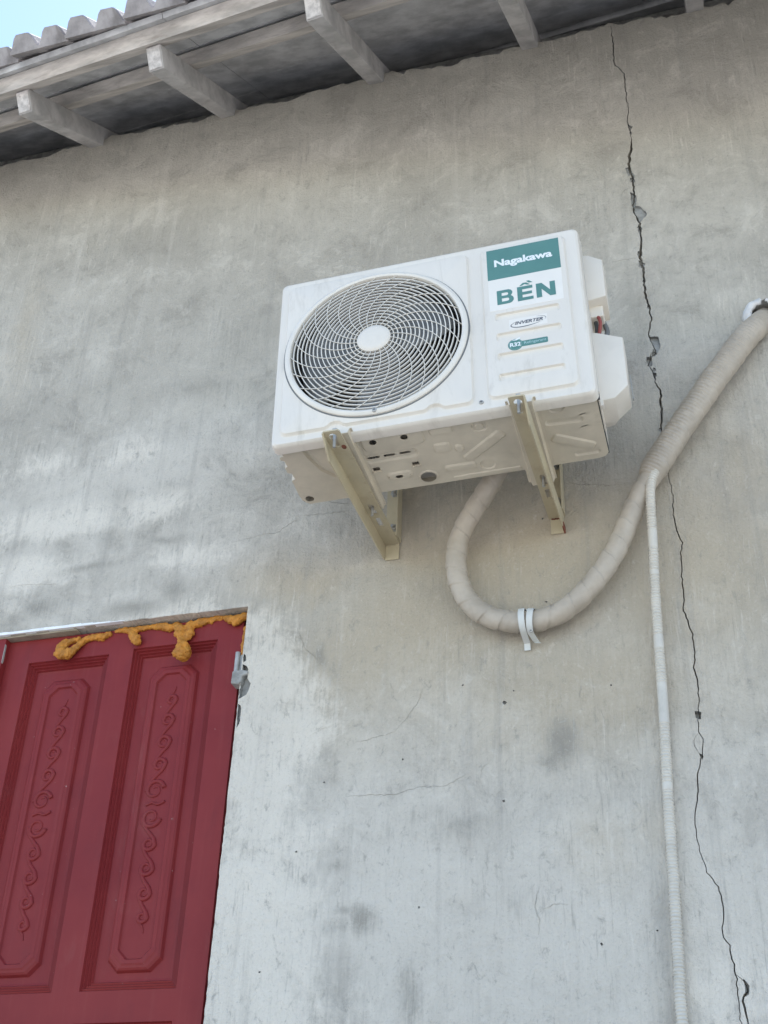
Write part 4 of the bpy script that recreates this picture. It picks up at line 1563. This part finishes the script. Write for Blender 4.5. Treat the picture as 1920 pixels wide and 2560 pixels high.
def bundle_r(r, L, a):
    th = a / (2 * math.pi)
    lump = 0.0010 * noise.noise(Vector((L * 14, math.cos(a) * 1.2, math.sin(a) * 1.2))) + 0.0008 * noise.noise(Vector((L * 60, math.cos(a) * 2, math.sin(a) * 2)))
    if L < Ls:
        pitch = 0.050
        ph = (L + 0.022 * noise.noise(Vector((L * 7, 3.1, 0)))) / pitch + th
        f = ph - math.floor(ph)
        wrap = (-0.0008 if f < 0.04 else 0.0) + 0.0024 * (f - .5) + 0.0004 * math.cos(2 * math.pi * f * 3) * (1 - f)
        return 0.0248 + wrap + lump
    t = min(1, (L - Ls) / 0.035)
    base = 0.0256 + 0.0048 * t
    tail = max(0, (L - (Ltot - 0.30)) / 0.30)
    base -= 0.004 * tail
    pitch = 0.034
    ph = L / pitch + th
    f = ph - math.floor(ph)
    side = max(0.0, math.cos(a - BASE_A))                 # the ribbed hose lies under the tape on the upper side
    rib = 0.0018 * math.sin(2 * math.pi * L / 0.0092) * side ** 0.7 * (1 - min(1, tail * 1.6))
    return base + 0.0022 * (f - .5) * (1 - 0.5 * side) + lump + rib + 0.003 * side ** 3


BASE_A = R(125)
pb = MB().tube(cpts, 0.03, 36, rfun=bundle_r)
pb = pb.build('pipe_bundle', M['tape'], None, smooth_angle=50)
tag(pb, 'thick beige tape wrapped pipe bundle looping under the unit and up into the wall', 'pipe')

hp = [at(1446, 965, y_), at(1424, 1000, y_ - .008), at(1408, 1036, y_ - .020), at(1405, 1072, -.072), at(1408, 1130, -.060), at(1412, 1200, -.045), at(1417, 1300, -.030), at(1424, 1400, -.022), at(1431, 1500, -.018), at(1437, 1600, -.016),
      at(1442, 1700, -.016), at(1448, 1800, -.016), at(1455, 1900, -.016), at(1461, 2000, -.016), at(1467, 2100, -.016), at(1474, 2212, -.016)]
e_ = hp[-1]
hp += [Vector((e_.x + .004, -.018, 1.7)), Vector((e_.x + .01, -.018, 1.1)), Vector((e_.x + .012, -.02, 0.5)), Vector((e_.x + .01, -.05, 0.06))]
hc = resample(catmull(hp, 24), 0.0014)
plain = [(1160, 1195), (1375, 1402), (1475, 1560), (1690, 1704), (1240, 1250)]
plain = [(min(range(len(hc)), key=lambda i: abs(hc[i].z - on_wall(1430, p, -.02)[1])) * .0014, min(range(len(hc)), key=lambda i: abs(hc[i].z - on_wall(1430, q, -.02)[1])) * .0014) for p, q in plain]


def hose_r(r, L, a):
    for p, q in plain:
        if p <= L <= q:
            return 0.0112 + 0.0003 * noise.noise(Vector((L * 40, a, 0)))
    return 0.0106 + 0.0013 * math.sin(2 * math.pi * L / 0.0068) + 0.0004 * noise.noise(Vector((L * 12, 0, 0)))


dh = MB().tube(hc, 0.0125, 18, rfun=hose_r).build('drain_hose', M['hose'], None, smooth_angle=60)
tag(dh, 'thin white ribbed drain hose hanging straight down the wall', 'hose')


# straps on the bottom of the loop
def strap(px, tilt, label, flip):
    c = at(px, 1344, y_ + .012)
    e = empty('pipe_strap', (c.x, 0, c.z), (0, R(tilt), 0))
    w = 0.0072
    r = 0.0305
    yc = c.y
    prof = [(-.004, r + .022), (-.006, r + .006)]
    for k in range(13):
        a = R(82 - 164 * k / 12)
        prof.append((yc - r * math.cos(a), r * math.sin(a)))
    prof += [(-.006, -r - .006), (-.004, -r - .024)]
    if flip:
        prof = [(-.004, r + .004)] + prof[2:-2] + [(-.012, -r - .004), (-.020, -r - .012)]
    mb = MB()
    vs_, fs_ = [], []
    n = len(prof)
    for i, (yy, zz) in enumerate(prof):
        yy0, zz0 = prof[max(i - 1, 0)]
        yy1, zz1 = prof[min(i + 1, n - 1)]
        t_ = Vector((yy1 - yy0, zz1 - zz0)).normalized()
        nn = Vector((-t_.y, t_.x))
        ww = w * (0.78 if (i == 0 and not flip) else 1)
        if flip:
            sk = 0.006 * (1 - i / (n - 1)) * -1
            if i >= n - 2:
                sk = 0.006 * (i - n + 3)
        else:
            sk = 0.0
        for s_, d in ((-1, 0), (1, 0), (1, .0014), (-1, .0014)):
            vs_.append((s_ * ww + sk, yy + nn.x * -d, zz + nn.y * -d))
    for i in range(n - 1):
        for k in range(4):
            fs_.append((i * 4 + k, i * 4 + (k + 1) % 4, (i + 1) * 4 + (k + 1) % 4, (i + 1) * 4 + k))
    fs_ += [(0, 1, 2, 3), tuple(range(4 * n - 1, 4 * n - 5, -1))]
    mb.add(vs_, fs_)
    mb.build('band', M['strap'], e, smooth_angle=40)
    if flip:
        q = prof[-4]
        screw(e, 0.001, q[0] - .001, q[1], 0.0048)
    else:
        MB().prism(circ(0, r + .0155, .0036, 14), -.009, -.0035).build('screw_hole', M['dark'], e)
    tag(e, label, 'strap', 'straps holding the pipe loop')
    return e


strap(1131, -1, 'pale metal strap with a hole at its top, round the bottom of the pipe loop', False)
strap(1152, 9, 'slanted pale metal strap with a screw, second round the bottom of the pipe loop', True)

# sleeve and torn putty where the bundle enters the wall
sl = empty('wall_sleeve', (HX, 0, HZ))
tag(sl, 'crumpled white sealing putty round the hole where the pipe bundle enters the wall', 'putty')
mb = MB()
vs_, fs_ = [], []
na = 26
for j, (rr, yy) in enumerate(((0.030, -0.012), (0.036, -0.020), (0.046, -0.017), (0.053, -0.009), (0.055, 0.001))):
    for i in range(na + 1):
        a = R(98 + 150 * i / na)
        k = 1 + .07 * noise.noise(Vector((math.cos(a) * 3, math.sin(a) * 3, j * .6))) + (.05 * math.sin(a * 9) if j in (1, 2) else 0)
        vs_.append((rr * k * math.cos(a), yy * (1 + .5 * noise.noise(Vector((a * 4, j, 2)))), rr * k * math.sin(a)))
for j in range(4):
    for i in range(na):
        q = j * (na + 1) + i
        fs_.append((q, q + 1, q + na + 2, q + na + 1))
mb.add(vs_, fs_)
po = mb.build('putty_collar', M['putty'], sl, smooth=True)
md = po.modifiers.new('s', 'SOLIDIFY')
md.thickness = 0.004
for k in range(5):
    pts = [Vector((0.004 + k * .010 + rnd.uniform(-.003, .003), -.018 + rnd.uniform(-.004, .004), .030 - k * .002 + rnd.uniform(-.004, .004) + .004 * math.sin(i * 1.7 + k))) + Vector((i * .004, 0, -.004 * i * (k % 2) + .003 * math.sin(i * 2.2 + k))) for i in range(6)]
    MB().tube(catmull(pts, 4), 0.0026, 8).build('putty_shred', M['putty'], sl, smooth=True)
